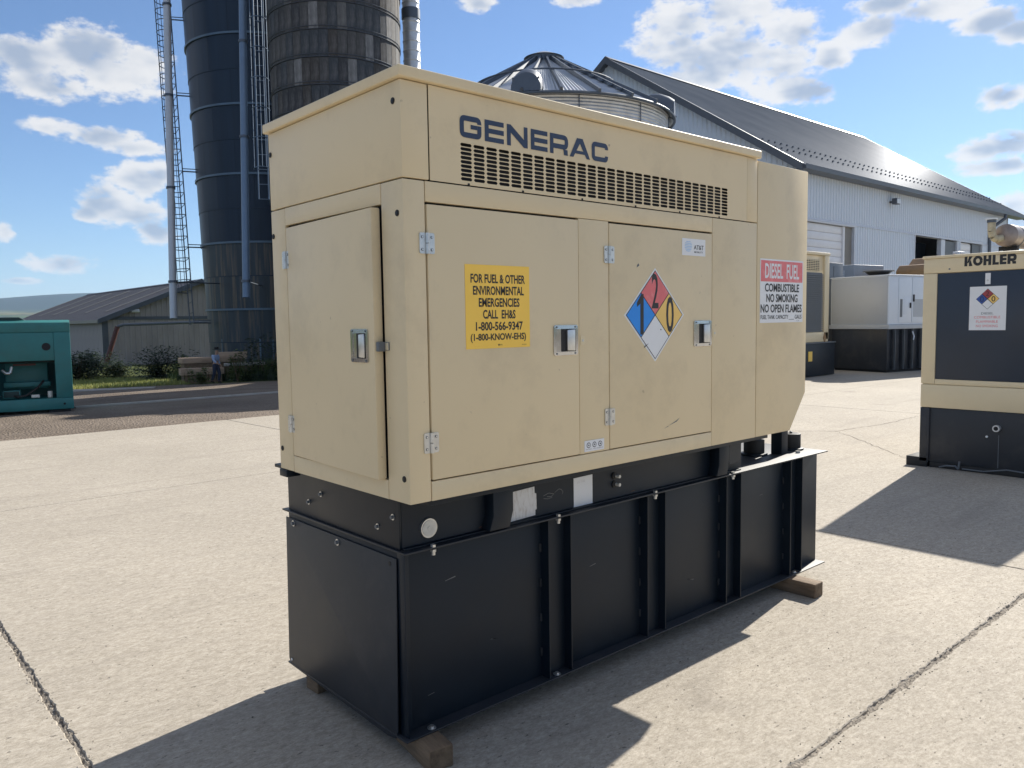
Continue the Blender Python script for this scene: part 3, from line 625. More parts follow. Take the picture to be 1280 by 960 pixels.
sticker('hazard_diamond', d2, s_diamond, 'four-colour hazard diamond with 1, 2 and 0')


def s_att(m, F):
    F.rect(m, 1.466, 1.880, 1.640, 1.955, .0004, .0012, WHITEV)
    for k in range(7):
        z = 1.8985 + k * .0068; w = .0275 * math.sqrt(max(0, 1 - ((k - 3) / 3.7) ** 2)); pts = [(1.511 - w, z + .0012), (1.511, z - .0014), (1.511 + w, z + .0012), (1.511 + w, z + .0042), (1.511, z + .0020), (1.511 - w, z + .0042)]; F.poly(m, pts, .0016, BLUL)
    F.text(m, 'AT&T', 1.552, 1.908, 1.626, 1.928, .0017, INK, .012); F.text(m, 'MOBILITY', 1.556, 1.893, 1.622, 1.901, .0017, INK, .004)
BLUL = mat('pale_blue_print', (.35, .55, .80), .4, var=.05)
sticker('asset_sticker', d2, s_att, 'small white sticker with a pale blue striped globe and AT&T')


def s_small(m, F):
    F.rect(m, .832, 1.076, .948, 1.120, .0004, .0012, WHITEV)
    for i in range(3): F.disc(m, .856 + i * .034, 1.101, .0115, .0012, .0017, INK, 12); F.disc(m, .856 + i * .034, 1.101, .0085, .0017, .0021, WHITEV, 12); F.disc(m, .856 + i * .034, 1.101, .004, .0021, .0024, INK, 6)
    F.text(m, 'NO STEP - HOT SURFACE', .840, 1.083, .940, 1.086, .0017, INK, 0)
mbx = MB(GO); s_small(mbx, FS); mbx.build('pictogram_label', gen, fixn=False, smooth=False)


# near-end door, standing slightly ajar
HX, HY = 0.0, .833
ang = R(2.6)
DX = Matrix.Translation((HX - .001, HY, 0)) @ Matrix.Rotation(-ang, 4, 'Z') @ Matrix.Translation((-HX, -HY, 0))
mb = MB(GO); mb.X = DX; mb.box(-.0015, .034, .139, .831, 1.069, 1.982, TAN); ed = mb.build('end_door', gen, bevel=.005)
mb = MB(GO); mb.X = DX; mb.box(.03, .033, .150, .82, 1.08, 1.97, DARKGAP); mb.build('door_lining', ed)
FEd = Face(DX @ Vector((-.0015, 0, 0)), DX.to_3x3() @ Vector((0, -1, 0)), (0, 0, 1), DX.to_3x3() @ Vector((-1, 0, 0)))
hlatch(FEd, -.300, 1.466, -.176, 1.580, ed)
for z in (1.856, 1.197): hinge(FE, -.838, z, ed)
gpart('latch_tab', lambda m: (m.box(-.030, -.004, .118, .136, 1.505, 1.537, GREYD), m.box(-.004, 0, .098, .130, 1.508, 1.536, TAN2)), bevel=.002)

# discharge hood at the far end
gpart('discharge_hood', lambda m: m.prism([(2.081, 2.364), (2.568, 2.364), (2.568, 1.194), (2.412, 1.0), (2.081, 1.0)], 'y', 0.0, W, TAN), bevel=.0035)
hoodo = [o for o in gen.children if o.name == 'discharge_hood'][0]


def s_diesel(m, F):
    F.rect(m, 2.106, 1.572, 2.526, 1.892, .0006, .0014, WHITEV); F.rect(m, 2.112, 1.779, 2.518, 1.884, .0014, .0018, REDV); n = .0023
    F.text(m, 'DIESEL  FUEL', 2.150, 1.795, 2.482, 1.871, n, WHITEV, .02)
    for i, (t, a, b) in enumerate([('COMBUSTIBLE', 2.150, 2.484), ('NO SMOKING', 2.164, 2.470), ('NO OPEN FLAMES', 2.112, 2.514)]): F.text(m, t, a, 1.728 - i * .0525, b, 1.770 - i * .0525, n, INK, .024)
    F.text(m, 'FUEL TANK CAPACITY', 2.113, 1.590, 2.378, 1.611, n, INK, .006); F.rect(m, 2.384, 1.586, 2.436, 1.588, .0014, .002, INK); F.text(m, 'GALS', 2.444, 1.590, 2.512, 1.611, n, INK, .006); F.text(m, 'M-18', 2.462, 1.578, 2.488, 1.5815, n, INK, 0)
mbx = MB(GO); s_diesel(mbx, FS); mbx.build('fuel_sign', hoodo, fixn=False, smooth=False, label='red and white sign lettered DIESEL FUEL COMBUSTIBLE NO SMOKING')

# scuffs on the doors
mbx = MB(GO)
for pts in ([(1.37, 1.128), (1.43, 1.142), (1.452, 1.158), (1.428, 1.147)], [(1.335, 1.118), (1.37, 1.126), (1.37, 1.129)], [(1.155, 1.815), (1.172, 1.823), (1.168, 1.833), (1.158, 1.826)]): FD.poly(mbx, pts, .0006, GREYD)
mbx.build('scratch', d2, fixn=False, smooth=False)

# skid
SY = .212
skid = gpart('skid_frame', lambda m: (m.prism([(.03, .999), (.30, .999), (.30, .990), (SY, .984), (SY, .805), (.30, .800), (.30, .787), (.185, .787), (.185, .7935), (SY - .006, .7935), (SY - .006, .976), (.03, .976)], 'x', .098, 2.245, BLACK),
                                       m.box(.098, 2.245, .30, W + .02, .789, .998, DARKGAP)), bevel=.0015)
gpart('end_channel', lambda m: m.prism([(.088, .7875), (.097, .7875), (.097, .999), (.03, .999), (.03, .985), (.088, .985)], 'y', .206, 1.085, BLACK), parent=skid, bevel=.0015)
gpart('corner_bracket', lambda m: m.box(-.004, .06, .90, .965, .968, .9985, BLACK), parent=skid, bevel=.003)
for (x0, x1) in ((.482, .585), (1.99, 2.08)):
    gpart('lifting_bracket', lambda m: m.prism([(x0, .9755), (x1, .9755), (x1, .86), (x1 - .02, .7945), (x0 - .02, .7945), (x0, .85)], 'y', .15, SY - .0062, BLACK), parent=skid, bevel=.004)
gpart('gusset_plate', lambda m: m.prism([(2.08, .985), (2.262, .985), (2.262, .80), (2.10, .80), (2.08, .86)], 'y', .196, SY - .002, BLACK), parent=skid, bevel=.003)
gpart('rounded_plate', lambda m: FS.plate(m, rnd([(2.14, .83), (2.14, .93), (2.20, .965), (2.245, .965), (2.245, .84), (2.23, .825), (2.14, .83)], .012), -.196 + .0, -.190, BLACKD), parent=skid)
FK = Face((0, SY - .006, 0), (1, 0, 0), (0, 0, 1), (0, -1, 0))


def skbit(name, fn, par=skid, **k):
    m = MB(GO); fn(m, FK); return m.build(name, par, **k)
skbit('fuel_gauge', lambda m, F: (F.disc(m, .212, .8475, .036, 0, .010, STEEL, 28), F.disc(m, .212, .8475, .030, .010, .012, GAUGEM, 28), F.disc(m, .212, .8475, .009, .012, .0145, GAUGEM, 12)))
skbit('label_plate', lambda m, F: (F.plate(m, [(.596, .795), (.752, .800), (.752, .822), (.760, .824), (.758, .890), (.749, .892), (.748, .920), (.597, .914)], .0005, .002, SCUFFL),))
skbit('label_plate', lambda m, F: (F.plate(m, [(.980, .790), (1.098, .792), (1.098, .922), (.980, .920)], .0005, .002, WHITEV), F.text(m, 'UL 142', 1.0, .895, 1.05, .905, .0026, SCUFFL, 0)))
for z in (.895, .857): skbit('hose_plug', lambda m, F: (F.disc(m, 1.243, z, .016, -.004, .006, RUBBER, 14), F.disc(m, 1.252, z - .002, .008, .006, .028, GAUGEM, 10)))
for (x, z) in ((2.165, .955), (2.215, .958), (2.02, .87)): skbit('bolt', lambda m, F: F.disc(m, x, z, .006, .008, .018, STEEL, 6))
skbit('chalk_mark', lambda m, F: (F.stroke(m, [(.80, .872), (.83, .880), (.86, .872), (.845, .862), (.82, .866)], .0022, .0012, GREYD2), F.stroke(m, [(.865, .876), (.89, .888), (.905, .884), (.915, .872), (.91, .862)], .0022, .0012, GREYD2), F.stroke(m, [(.80, .861), (.825, .856), (.85, .858)], .0018, .0012, GREYD2)), fixn=False, smooth=False)
skbit('rust_scrape', lambda m, F: [F.poly(m, [(x, z), (x + w_, z + .002), (x + w_ * .8, z + h_), (x + w_ * .2, z + h_ * .7)], .0011, RUSTP2) for x, z, w_, h_ in ((.45, .801, .05, .006), (1.36, .803, .03, .004), (1.70, .966, .07, .004), (.30, .968, .04, .003))], fixn=False, smooth=False)
FKE = Face((.088, 0, 0), (0, -1, 0), (0, 0, 1), (-1, 0, 0))
for (y, z) in ((.784, .902), (.893, .852), (.245, .902), (.350, .848)):
    m = MB(GO); FKE.disc(m, -y, z, .0115, 0, .002, STEEL, 16); FKE.disc(m, -y, z, .0075, .002, .010, GREYD, 6); m.build('bolt', skid)

# tank
TX0, TX1 = .093, 3.150; TYO, TYI = .178, .228; TZ0, TZ1 = .084, .786
tank = gpart('fuel_tank', lambda m: m.box(TX0, TX1, TYI, 1.10, TZ0 + .008, TZ1 - .008, BLACK), bevel=.003)
gpart('top_flange', lambda m: m.box(.078, TX1 - .002, .158, 1.13, TZ1 - .0075, TZ1, BLACKD), parent=tank, bevel=.0015)
gpart('bottom_flange', lambda m: m.box(.074, TX1 + .012, TYO - .006, 1.12, TZ0, TZ0 + .0075, BLACKD), parent=tank, bevel=.0015)
STX = [(.800, .938), (1.448, 1.588), (2.100, 2.240), (2.752, 2.888)]
for a, b in STX:
    gpart('channel_stiffener', lambda m: (m.box(a, a + .006, TYO, TYI, TZ0 + .009, TZ1 - .009, BLACK), m.box(b - .006, b, TYO, TYI, TZ0 + .009, TZ1 - .009, BLACK), m.box(a + .006, b - .006, TYI - .008, TYI - .001, TZ0 + .009, TZ1 - .009, BLACK)), parent=tank)
    for k in range(4):
        z = .20 + k * .15; m = MB(GO); m.box(a - .010, a, TYI - .009, TYI, z - .018, z + .018, BLACKD); m.build('weld_bead', tank, bevel=.003)
gpart('corner_angle', lambda m: (m.prism([(.090, TYI), (.090, TYO + .006), (.096, TYO + .006), (.096, TYI - .006), (.135, TYI - .006), (.135, TYI)], 'z', TZ0 + .009, TZ1 - .009, BLACK)), parent=tank, bevel=.0012)
# loose end cover: hangs from its top bolts and kicks out a little at the foot
def cover(m):
    P = [(.226, .752), (1.108, .752), (1.112, .108), (1.085, .082), (.30, .066), (.245, .075), (.232, .11)]
    lean = lambda z: .084 - .009 * (1 - (z - .07) / .68)
    vs = [(lean(z), y, z) for y, z in P] + [(lean(z) + .0045, y, z) for y, z in P]; n = len(P)
    m.add(vs, [tuple(range(n)), tuple(range(n, 2 * n))[::-1]] + [(i, n + i, n + (i + 1) % n, (i + 1) % n) for i in range(n)], BLACKD)
cov = gpart('end_cover', cover, parent=tank, bevel=.0015)
for (y, z, r) in ((1.033, .735, 1), (.648, .729, 1), (.268, .726, 0)):
    m = MB(GO); F = Face((.0835, 0, 0), (0, -1, 0), (0, 0, 1), (-1, 0, 0))
    if r: F.disc(m, -y, z, .0135, 0, .003, STEEL, 18); F.disc(m, -y, z, .009, .003, .011, GREYD, 6)
    else: F.disc(m, -y, z, .009, 0, .0012, RUBBER, 14)
    m.build('bolt' if r else 'bolt_hole', tank)
m = MB(GO); F = Face((.0745, 0, 0), (0, -1, 0), (0, 0, 1), (-1, 0, 0)); F.disc(m, -1.082, .110, .006, 0, .0015, WHITEV, 10); m.build('bolt_hole', tank)
for x, y in ((.205, .160), (.845, .160), (1.487, .160), (2.135, .160), (.205, 1.1)):
    m = MB(GO); m.cyl((x, y + .004, TZ1), (x, y + .004, TZ1 + .009), .0105, STEEL, n=6); m.cyl((x, y + .004, TZ1 - .0085), (x, y + .004, TZ1 - .030), .0075, STEEL, n=10); m.cyl((x, y + .004, TZ1 - .0085), (x, y + .004, TZ1 - .017), .012, STEEL, n=6); m.build('flange_bolt', tank)
for x in (.200, .858, 2.83):
    m = MB(GO); m.cyl((x, .194, TZ0 + .008), (x, .194, TZ0 + .010), .017, STEEL, n=18); m.cyl((x, .194, TZ0 + .010), (x, .194, TZ0 + .017), .010, STEEL, n=6); m.build('foot_bolt', tank)
# fill points and stub-up post on the tank top, under the hood
for (x, y, r, h) in ((2.72, .40, .060, .095), (3.045, .345, .058, .100)):
    m = MB(GO); m.cyl((x, y, TZ1), (x, y, TZ1 + .012), r + .018, BLACK, n=24); m.cyl((x, y, TZ1 + .012), (x, y, TZ1 + h), r, RUBBER, n=24); m.cyl((x, y, TZ1 + h), (x, y, TZ1 + h + .012), .010, STEEL, n=6); m.build('tank_cap', tank, bevel=.003)
gpart('support_post', lambda m: (m.box(2.815, 2.885, .275, .345, TZ1, 1.0, BLACK), m.box(2.36, 2.885, .275, .60, .984, .999, BLACK)), parent=tank, bevel=.002)
gpart('vent_nipple', lambda m: (m.cyl((2.95, .245, TZ1), (2.95, .245, TZ1 + .012), .014, STEEL, n=8)), parent=tank)


gpart('tank_scrape', lambda m: [Face((0, TYI - .0008, 0), (1, 0, 0), (0, 0, 1), (0, -1, 0)).poly(m, [(x, z), (x + w_, z + h_ * .3), (x + w_, z + h_ * .5), (x + .002, z + .0018)], 0, GREYD2) for x, z, w_, h_ in ((.30, .62, .05, .02), (.52, .33, .03, -.01), (1.10, .50, .04, .015), (1.83, .27, .05, -.02), (2.50, .60, .03, .01), (.21, .20, .03, .01))], parent=tank)
# timber blocks under the tank
def block(name, x0, x1, y0, y1, rz, label):
    r = thing(name, label, 'timber block', ((x0 + x1) / 2, (y0 + y1) / 2, 0), rz, 'timber blocks under the fuel tank')
    hx, hy = (x1 - x0) / 2, (y1 - y0) / 2; m = MB(); m.box(-hx, hx, -hy, hy, .0005, .0825, WOOD); o = m.build('beam', r, bevel=.004)
    m = MB(); m.box(-hx + .004, hx - .004, -hy - .0012, -hy, .005, .079, WOODEND); m.build('end_grain', r)
block('timber_block', .125, .222, .070, .36, R(-8), 'short squared timber block under the near corner of the fuel tank')
block('timber_block', .100, .190, .905, 1.00, R(3), 'timber block under the back corner of the near tank end')
block('timber_block', 2.722, 2.815, .012, 1.2, R(1), 'long timber beam sticking out beneath the far end of the fuel tank')

# ---------------------------------------------------------------- second generator (right edge)
def gen_right():
    X0 = 7.29; X1 = 10.4; Y0, Y1 = .03, 1.235; O = (X0, (Y0 + Y1) / 2, 0)
    r = thing('diesel_generator', 'tan generator with black panels and KOHLER lettering at the right edge', 'generator', O)
    def P(name, fn, parent=r, bevel=0, **k): m = MB(O); fn(m); return m.build(name, parent, bevel=bevel, **k)
    F = Face((X0, 0, 0), (0, -1, 0), (0, 0, 1), (-1, 0, 0))
    P('roof', lambda m: m.box(X0 - .012, X1, Y0 - .01, Y1 + .012, 2.176, 2.204, TAN2), bevel=.006)
    P('top_rail', lambda m: m.box(X0, X1, Y0, Y1, 2.026, 2.175, TAN2), bevel=.006)
    P('enclosure', lambda m: m.box(X0 + .02, X1 - .01, Y0 + .01, Y1 - .01, .86, 2.024, TAN2), bevel=.004)
    P('corner_post', lambda m: m.box(X0, X0 + .10, 1.100, Y1, .882, 2.023, TAN2), bevel=.005)
    P('corner_post', lambda m: m.box(X0, X0 + .10, Y0, Y0 + .13, .882, 2.023, TAN2), bevel=.005)
    P('bottom_rail', lambda m: m.box(X0, X1, Y0, Y1, .634, .874, TAN2), bevel=.006)
    P('sill', lambda m: m.box(X0 + .001, X0 + .03, Y0 + .13, 1.098, .880, .932, TAN2), bevel=.002)
    d = P('end_panel', lambda m: m.box(X0 + .006, X0 + .02, Y0 + .132, 1.097, .934, 2.020, NAVYP), bevel=.003)
    P('base_tank', lambda m: (m.box(X0 + .015, X1 - .02, Y0 + .01, Y1 - .012, .06, .632, BLACKD), m.box(X0, X0 + .05, 1.14, Y1 - .002, .06, .630, BLACKD)), bevel=.004)
    P('foot', lambda m: m.box(X0 + .0, X0 + .4, Y1 - .08, Y1 + .13, .0, .10, RUBBER), bevel=.004)
    P('foot', lambda m: m.box(X0 + .02, X0 + .4, Y0, Y1 - .1, .0, .058, RUBBER), bevel=.004)
    m = MB(O); logo(F, m, 'KOHLER', .098, 2.0795, .0016, INK, .27, [(-.846, -.772), (-.768, -.680), (-.674, -.604), (-.594, -.538), (-.530, -.472), (-.464, -.386)]); m.build('lettering', r, fixn=False, smooth=False)
    P('hole_plug', lambda m: F.disc(m, -.984, 2.062, .009, 0, .003, GREYD, 10))
    m = MB(O); Fp = Face((X0 + .006, 0, 0), (0, -1, 0), (0, 0, 1), (-1, 0, 0)); Fp.rect(m, -.652, 1.893, -.606, 2.002, 0, .008, WHITEV); Fp.disc(m, -.629, 1.93, .010, .008, .013, STEEL, 12); m.build('door_lock', d)
    m = MB(O); Fp.rect(m, -.790, 1.440, -.462, 1.872, 0, .0015, WHITEV); c = (-.628, 1.748); hx, hz = .104, .102
    Q = lambda a, b: (c[0] + a * hx, c[1] + b * hz)
    Fp.poly(m, [Q(0, -1), Q(1, 0), Q(0, 1), Q(-1, 0)], .0022, INK)
    for (a, b), mt in (((0, .5), REDV2), ((-.5, 0), NAVYB), ((.5, 0), YLV2), ((0, -.5), WHITEV)):
        e = .46; Fp.poly(m, [Q(a, b - e), Q(a + e, b), Q(a, b + e), Q(a - e, b)], .0028, mt)
    Fp.text(m, '0', c[0] + .035, c[1] - .027, c[0] + .07, c[1] + .027, .0034, INK, .01); Fp.text(m, '0', c[0] - .068, c[1] - .027, c[0] - .033, c[1] + .027, .0034, INK, .0); Fp.text(m, '2', c[0] - .016, c[1] + .03, c[0] + .014, c[1] + .075, .0034, INK, 0)
    Fp.text(m, 'DIESEL', -.680, 1.595, -.572, 1.617, .0024, GREYD, .0)
    for i, t in enumerate(('COMBUSTIBLE', 'FLAMMABLE', 'NO SMOKING')): Fp.text(m, t, -.745 + .02 * (i > 0), 1.556 - i * .043, -.510 - .02 * (i > 0), 1.580 - i * .043, .0024, REDV, .0)
    m.build('warning_sign', d, fixn=False, smooth=False)
    m = MB(O); m.cyl((X0 + .02, .505, .47), (X0 - .035, .505, .47), .033, GALV, n=18); m.cyl((X0 - .033, .505, .47), (X0 - .0355, .505, .47), .021, DARKGAP, n=18); m.build('drain_pipe', r)
    m = MB(O); m.cyl((X0 + .02, .597, .377), (X0 + .005, .597, .377), .011, WHITEV, n=12); m.build('cap', r)
    P('seam_strip', lambda m: m.box(X0 + .010, X0 + .016, .488, .494, .07, .40, GREYD))
    m = MB(O); m.tube([(X0 - .03, 1.02, .02), (X0 - .05, .95, .045), (X0 - .04, .86, .05), (X0 - .03, .84, .02)], .008, GREYD, 6); m.tube([(X0 - .02, .84, .02), (X0 - .02, .83, .10)], .01, GREYD, 6); m.tube([(X0 - .03, .80, .03), (X0 - .04, .6, .03), (X0 - .03, .4, .07), (X0 - .03, .2, .06)], .007, GREYD, 6); m.build('cable', r)
    # silencer on the roof, its axis along the set
    sy, sz = .776, 2.440
    mf = P('silencer', lambda m: (m.cyl((8.23, sy, sz), (8.25, sy, sz), .086, RUSTG, n=28, r1=.120), m.cyl((8.25, sy, sz), (9.9, sy, sz), .120, RUSTG, n=28), m.cyl((9.9, sy, sz), (9.93, sy, sz), .120, RUSTG, n=28, r1=.08)))
    for x in (8.46, 9.5): P('silencer_band', lambda m: m.cyl((x, sy, sz), (x + .025, sy, sz), .1235, GALVD, n=28), parent=mf)
    m = MB(O); pts = [(8.247, .805, 2.413), (8.205, .851, 2.402), (8.173, .877, 2.429), (8.162, .886, 2.488), (8.162, .888, 2.579)]
    for a, b in zip(pts, pts[1:]): m.cyl(a, b, .039, WRAP, n=16)
    m.cyl(pts[-1], (8.162, .888, 2.611), .045, GALVD, n=16); m.cyl((8.162, .888, 2.611), (8.162, .888, 2.625), .059, WHITEP, n=18); m.build('exhaust_elbow', mf)
    for x in (8.33, 9.6): P('silencer_bracket', lambda m: m.box(x, x + .07, sy - .09, sy + .09, 2.204, 2.33, RUBBER), parent=mf, bevel=.004)
    for x, y in ((7.36, .93), (7.38, .55)): P('roof_bolt', lambda m: m.cyl((x, y, 2.204), (x, y, 2.216), .016, STEEL, n=10))
NAVYP = mat('blue_black_panel', (.019, .031, .052), .40, var=.12, vscale=2); REDV2 = mat('dull_red_print', (.36, .05, .06), .4); NAVYB = mat('dull_blue_print', (.03, .09, .36), .4)
RUSTG = mat('heat_stained_steel', (.30, .26, .24), .45, metal=.5, var=.2, vscale=5, dirt=(.20, .13, .10), dscale=4, damt=.6); WRAP = mat('dusty_exhaust_steel', (.42, .38, .28), .7, var=.25, vscale=20)
gen_right()


# ---------------------------------------------------------------- grey-white generator further back
def gen_white():
    O = (21.0, 7.45, 0); r = thing('diesel_generator', 'plain grey white generator on a dark tank between the tan generators', 'generator', O, R(-12))
    def P(name, fn, parent=r, bevel=0, **k): m = MB(); fn(m); return m.build(name, parent, bevel=bevel, **k)
    P('enclosure', lambda m: m.box(0, 4, 0, 1.9, 1.34, 2.70, WHITEP), bevel=.01)
    P('end_panel', lambda m: m.box(-.012, -.001, .03, 1.87, 1.36, 2.68, GREYP), bevel=.003)
    P('roof', lambda m: m.box(-.03, 4.03, -.03, 1.93, 2.702, 2.735, WHITEP), bevel=.006)
    P('skid', lambda m: m.box(-.03, 4.03, -.04, 1.94, 1.22, 1.338, GREYP), bevel=.006)
    P('fuel_tank', lambda m: m.box(.02, 3.98, .04, 1.86, .07, 1.218, BLACKD), bevel=.006)
    P('plinth', lambda m: m.box(.1, 3.9, .1, 1.8, 0, .07, RUBBER))
    for i in range(9):
        x = .18 + i * .40; P('stiffener', lambda m: (m.box(x, x + .012, -.04, .04, .08, 1.21, BLACKD), m.box(x + .09, x + .102, -.04, .04, .08, 1.21, GREYD)))
    for i, (a, b) in enumerate([(.42, 1.0), (1.02, 1.6), (1.8, 2.5), (2.52, 3.2)]):
        d = P('door', lambda m: m.box(a, b, -.016, -.001, 1.40, 2.66, WHITEP), bevel=.004)
        if i == 0: P('grille', lambda m: m.box(a + .06, a + .16, -.022, -.017, 1.55, 2.05, GREYD), parent=d); P('hatch', lambda m: m.box(a + .22, b - .03, -.022, -.017, 1.62, 2.12, WHITEP), parent=d, bevel=.003)
        if i == 1: P('grille', lambda m: m.box(a + .06, b - .08, -.022, -.017, 1.55, 2.05, GREYP), parent=d)
        P('handle', lambda m: m.box(b - .10 if i % 2 == 0 else a + .03, b - .06 if i % 2 == 0 else a + .07, -.05, -.017, 1.80 if i % 2 == 0 else 1.98, 1.95 if i % 2 == 0 else 2.18, RUBBER), parent=d, bevel=.004)
    P('pipe_hook', lambda m: m.tube([(1.0, -.06, 1.14), (1.05, -.08, 1.0), (1.02, -.08, .90)], .018, WHITEP, 8))
    P('exhaust_housing', lambda m: (m.cyl((.3, .55, 2.736), (.3, .55, 2.83), .22, RUBBER, n=18, r1=.36), m.cyl((.3, .55, 2.83), (.3, .55, 2.87), .42, GREYD, n=20)), bevel=.008)
gen_white()


def gen_tan_back():
    O = (16.85, 8.3, 0); r = thing('diesel_generator', 'tall tan generator with grey louvred doors, half hidden behind the large generator', 'generator', O)
    def P(name, fn, parent=r, bevel=0, **k): m = MB(); fn(m); return m.build(name, parent, bevel=bevel, **k)
    P('enclosure', lambda m: m.box(.02, 2.36, .06, 1.9, .95, 3.22, TAN2), bevel=.01)
    P('roof', lambda m: m.box(-.04, 2.46, 0, 1.96, 3.225, 3.30, TAN2), bevel=.01)
    P('corner_post', lambda m: m.box(2.18, 2.42, .0, .14, .98, 3.22, TAN2), bevel=.01)
    P('bottom_rail', lambda m: m.box(0, 2.40, .0, .14, .92, 1.18, TAN2), bevel=.01)
    P('louvred_door', lambda m: [m.box(1.0, 2.12, .012, .05, 1.2 + i * .055, 1.235 + i * .055, GREYD) for i in range(28)] + [m.box(1.0, 2.12, .05, .058, 1.19, 2.76, GREYD)])
    g = P('air_grille', lambda m: m.box(1.2, 1.95, .05, .058, 2.80, 3.10, DARKGAP))
    P('grille_bars', lambda m: [m.box(1.2, 1.95, .035, .049, 2.80 + i * .045, 2.82 + i * .045, TAN2) for i in range(7)] + [m.box(1.2 + i * .125, 1.22 + i * .125, .03, .0345, 2.80, 3.10, TAN2) for i in range(7)], parent=g)
    P('fuel_tank', lambda m: m.box(-.1, 2.75, -.02, 2.0, .02, .88, BLACK), bevel=.01)
    P('top_plate', lambda m: m.box(-.12, 2.78, -.04, 2.02, .882, .915, GREYD), bevel=.004)
    P('warning_label', lambda m: m.box(1.30, 1.50, -.032, -.021, .42, .68, YELV))
    P('flame_placard', lambda m: Face((2.2, -.004, 1.02), (1, 0, 0), (0, 0, 1), (0, -1, 0)).plate(m, [(-.09, 0), (0, -.13), (.09, 0), (0, .16)], 0, .008, MACH))
    P('junction_box', lambda m: m.box(2.44, 2.74, .2, .6, .92, 1.12, GREYD), bevel=.006)
gen_tan_back()


def cabinet():
    O = (21.2, 9.4, 0); r = thing('switch_cabinet', 'tall dark grey steel cabinet standing between the back generators', 'cabinet', O)
    m = MB(); m.box(0, 1.1, 0, .9, .9, 3.20, GREYD); m.build('body', r, bevel=.01); m = MB(); m.box(.0, 1.1, .0, .9, 0, .898, BLACKD); m.build('base', r, bevel=.01)
    m = MB(); m.box(.5, 1.02, -.012, -.001, 1.0, 3.1, GREYD); m.build('door', r, bevel=.004)
cabinet()


def excavator():
    O = (24.5, 7.9, 0); r = thing('excavator', 'brown tracked digging machine parked behind the grey white generator', 'digger', O, R(-6))
    def P(name, fn, parent=r, bevel=0, **k): m = MB(); fn(m); return m.build(name, parent, bevel=bevel, **k)
    P('counterweight', lambda m: m.prism([(-1.6, .9), (.9, .9), (.9, 2.5), (.55, 2.6), (-1.3, 2.6), (-1.6, 2.3)], 'y', 1.6, 3.1, MACH), bevel=.04)
    P('engine_cover', lambda m: m.prism([(.0, 2.0), (3.6, 2.0), (3.6, 3.52), (1.0, 3.42), (.72, 3.18), (.2, 3.18), (.0, 3.0)], 'y', -.6, .9, MACH), bevel=.03)
    P('hood_scoop', lambda m: m.prism([(1.3, 3.0), (2.4, 3.0), (2.2, 3.46), (1.8, 3.50)], 'y', -.66, -.605, BLACKD))
    P('beacon', lambda m: m.box(1.35, 1.75, -.4, -.2, 3.50, 3.58, WHITEP), bevel=.02)
    P('mirror', lambda m: m.box(-.05, .45, -.65, -.5, 2.98, 3.03, WHITEP), bevel=.01)
    for y in (-.9, 1.6):
        t = P('track', lambda m: m.prism([(-.8, .1), (-.5, 0), (3.0, 0), (3.3, .1), (3.5, .45), (3.2, .8), (-.7, .8), (-1.0, .45)], 'y', y, y + .6, RUBBER), bevel=.03)
        for k in range(4): P('roller', lambda m: m.cyl((-.3 + k, y - .03, .35), (-.3 + k, y - .002, .35), .22, MACH, n=14), parent=t)
excavator()


ACG = mat('condenser_grey', (.28, .31, .34), .5)
def condenser():
    O = (24.3, 10.0, 0); r = thing('air_conditioner', 'grey box unit with a square grille on a stand by the barn wall', 'air conditioner', O, R(-10))
    m = MB(); m.box(0, 1.6, 0, 1.1, 2.5, 3.28, ACG); m.build('housing', r, bevel=.02); m = MB(); m.box(-.012, -.001, .35, .95, 2.6, 3.1, GALV); g = m.build('grille', r, bevel=.004)
    m = MB(); [m.box(-.02, -.0125, .36, .94, 2.63 + i * .06, 2.65 + i * .06, GREYD) for i in range(8)]; m.build('grille_bars', g)
    for x, y in ((.1, .1), (1.4, .1), (.1, .95), (1.4, .95)): m = MB(); m.box(x, x + .08, y, y + .08, 0, 2.498, GREYD); m.build('leg', r)
condenser()


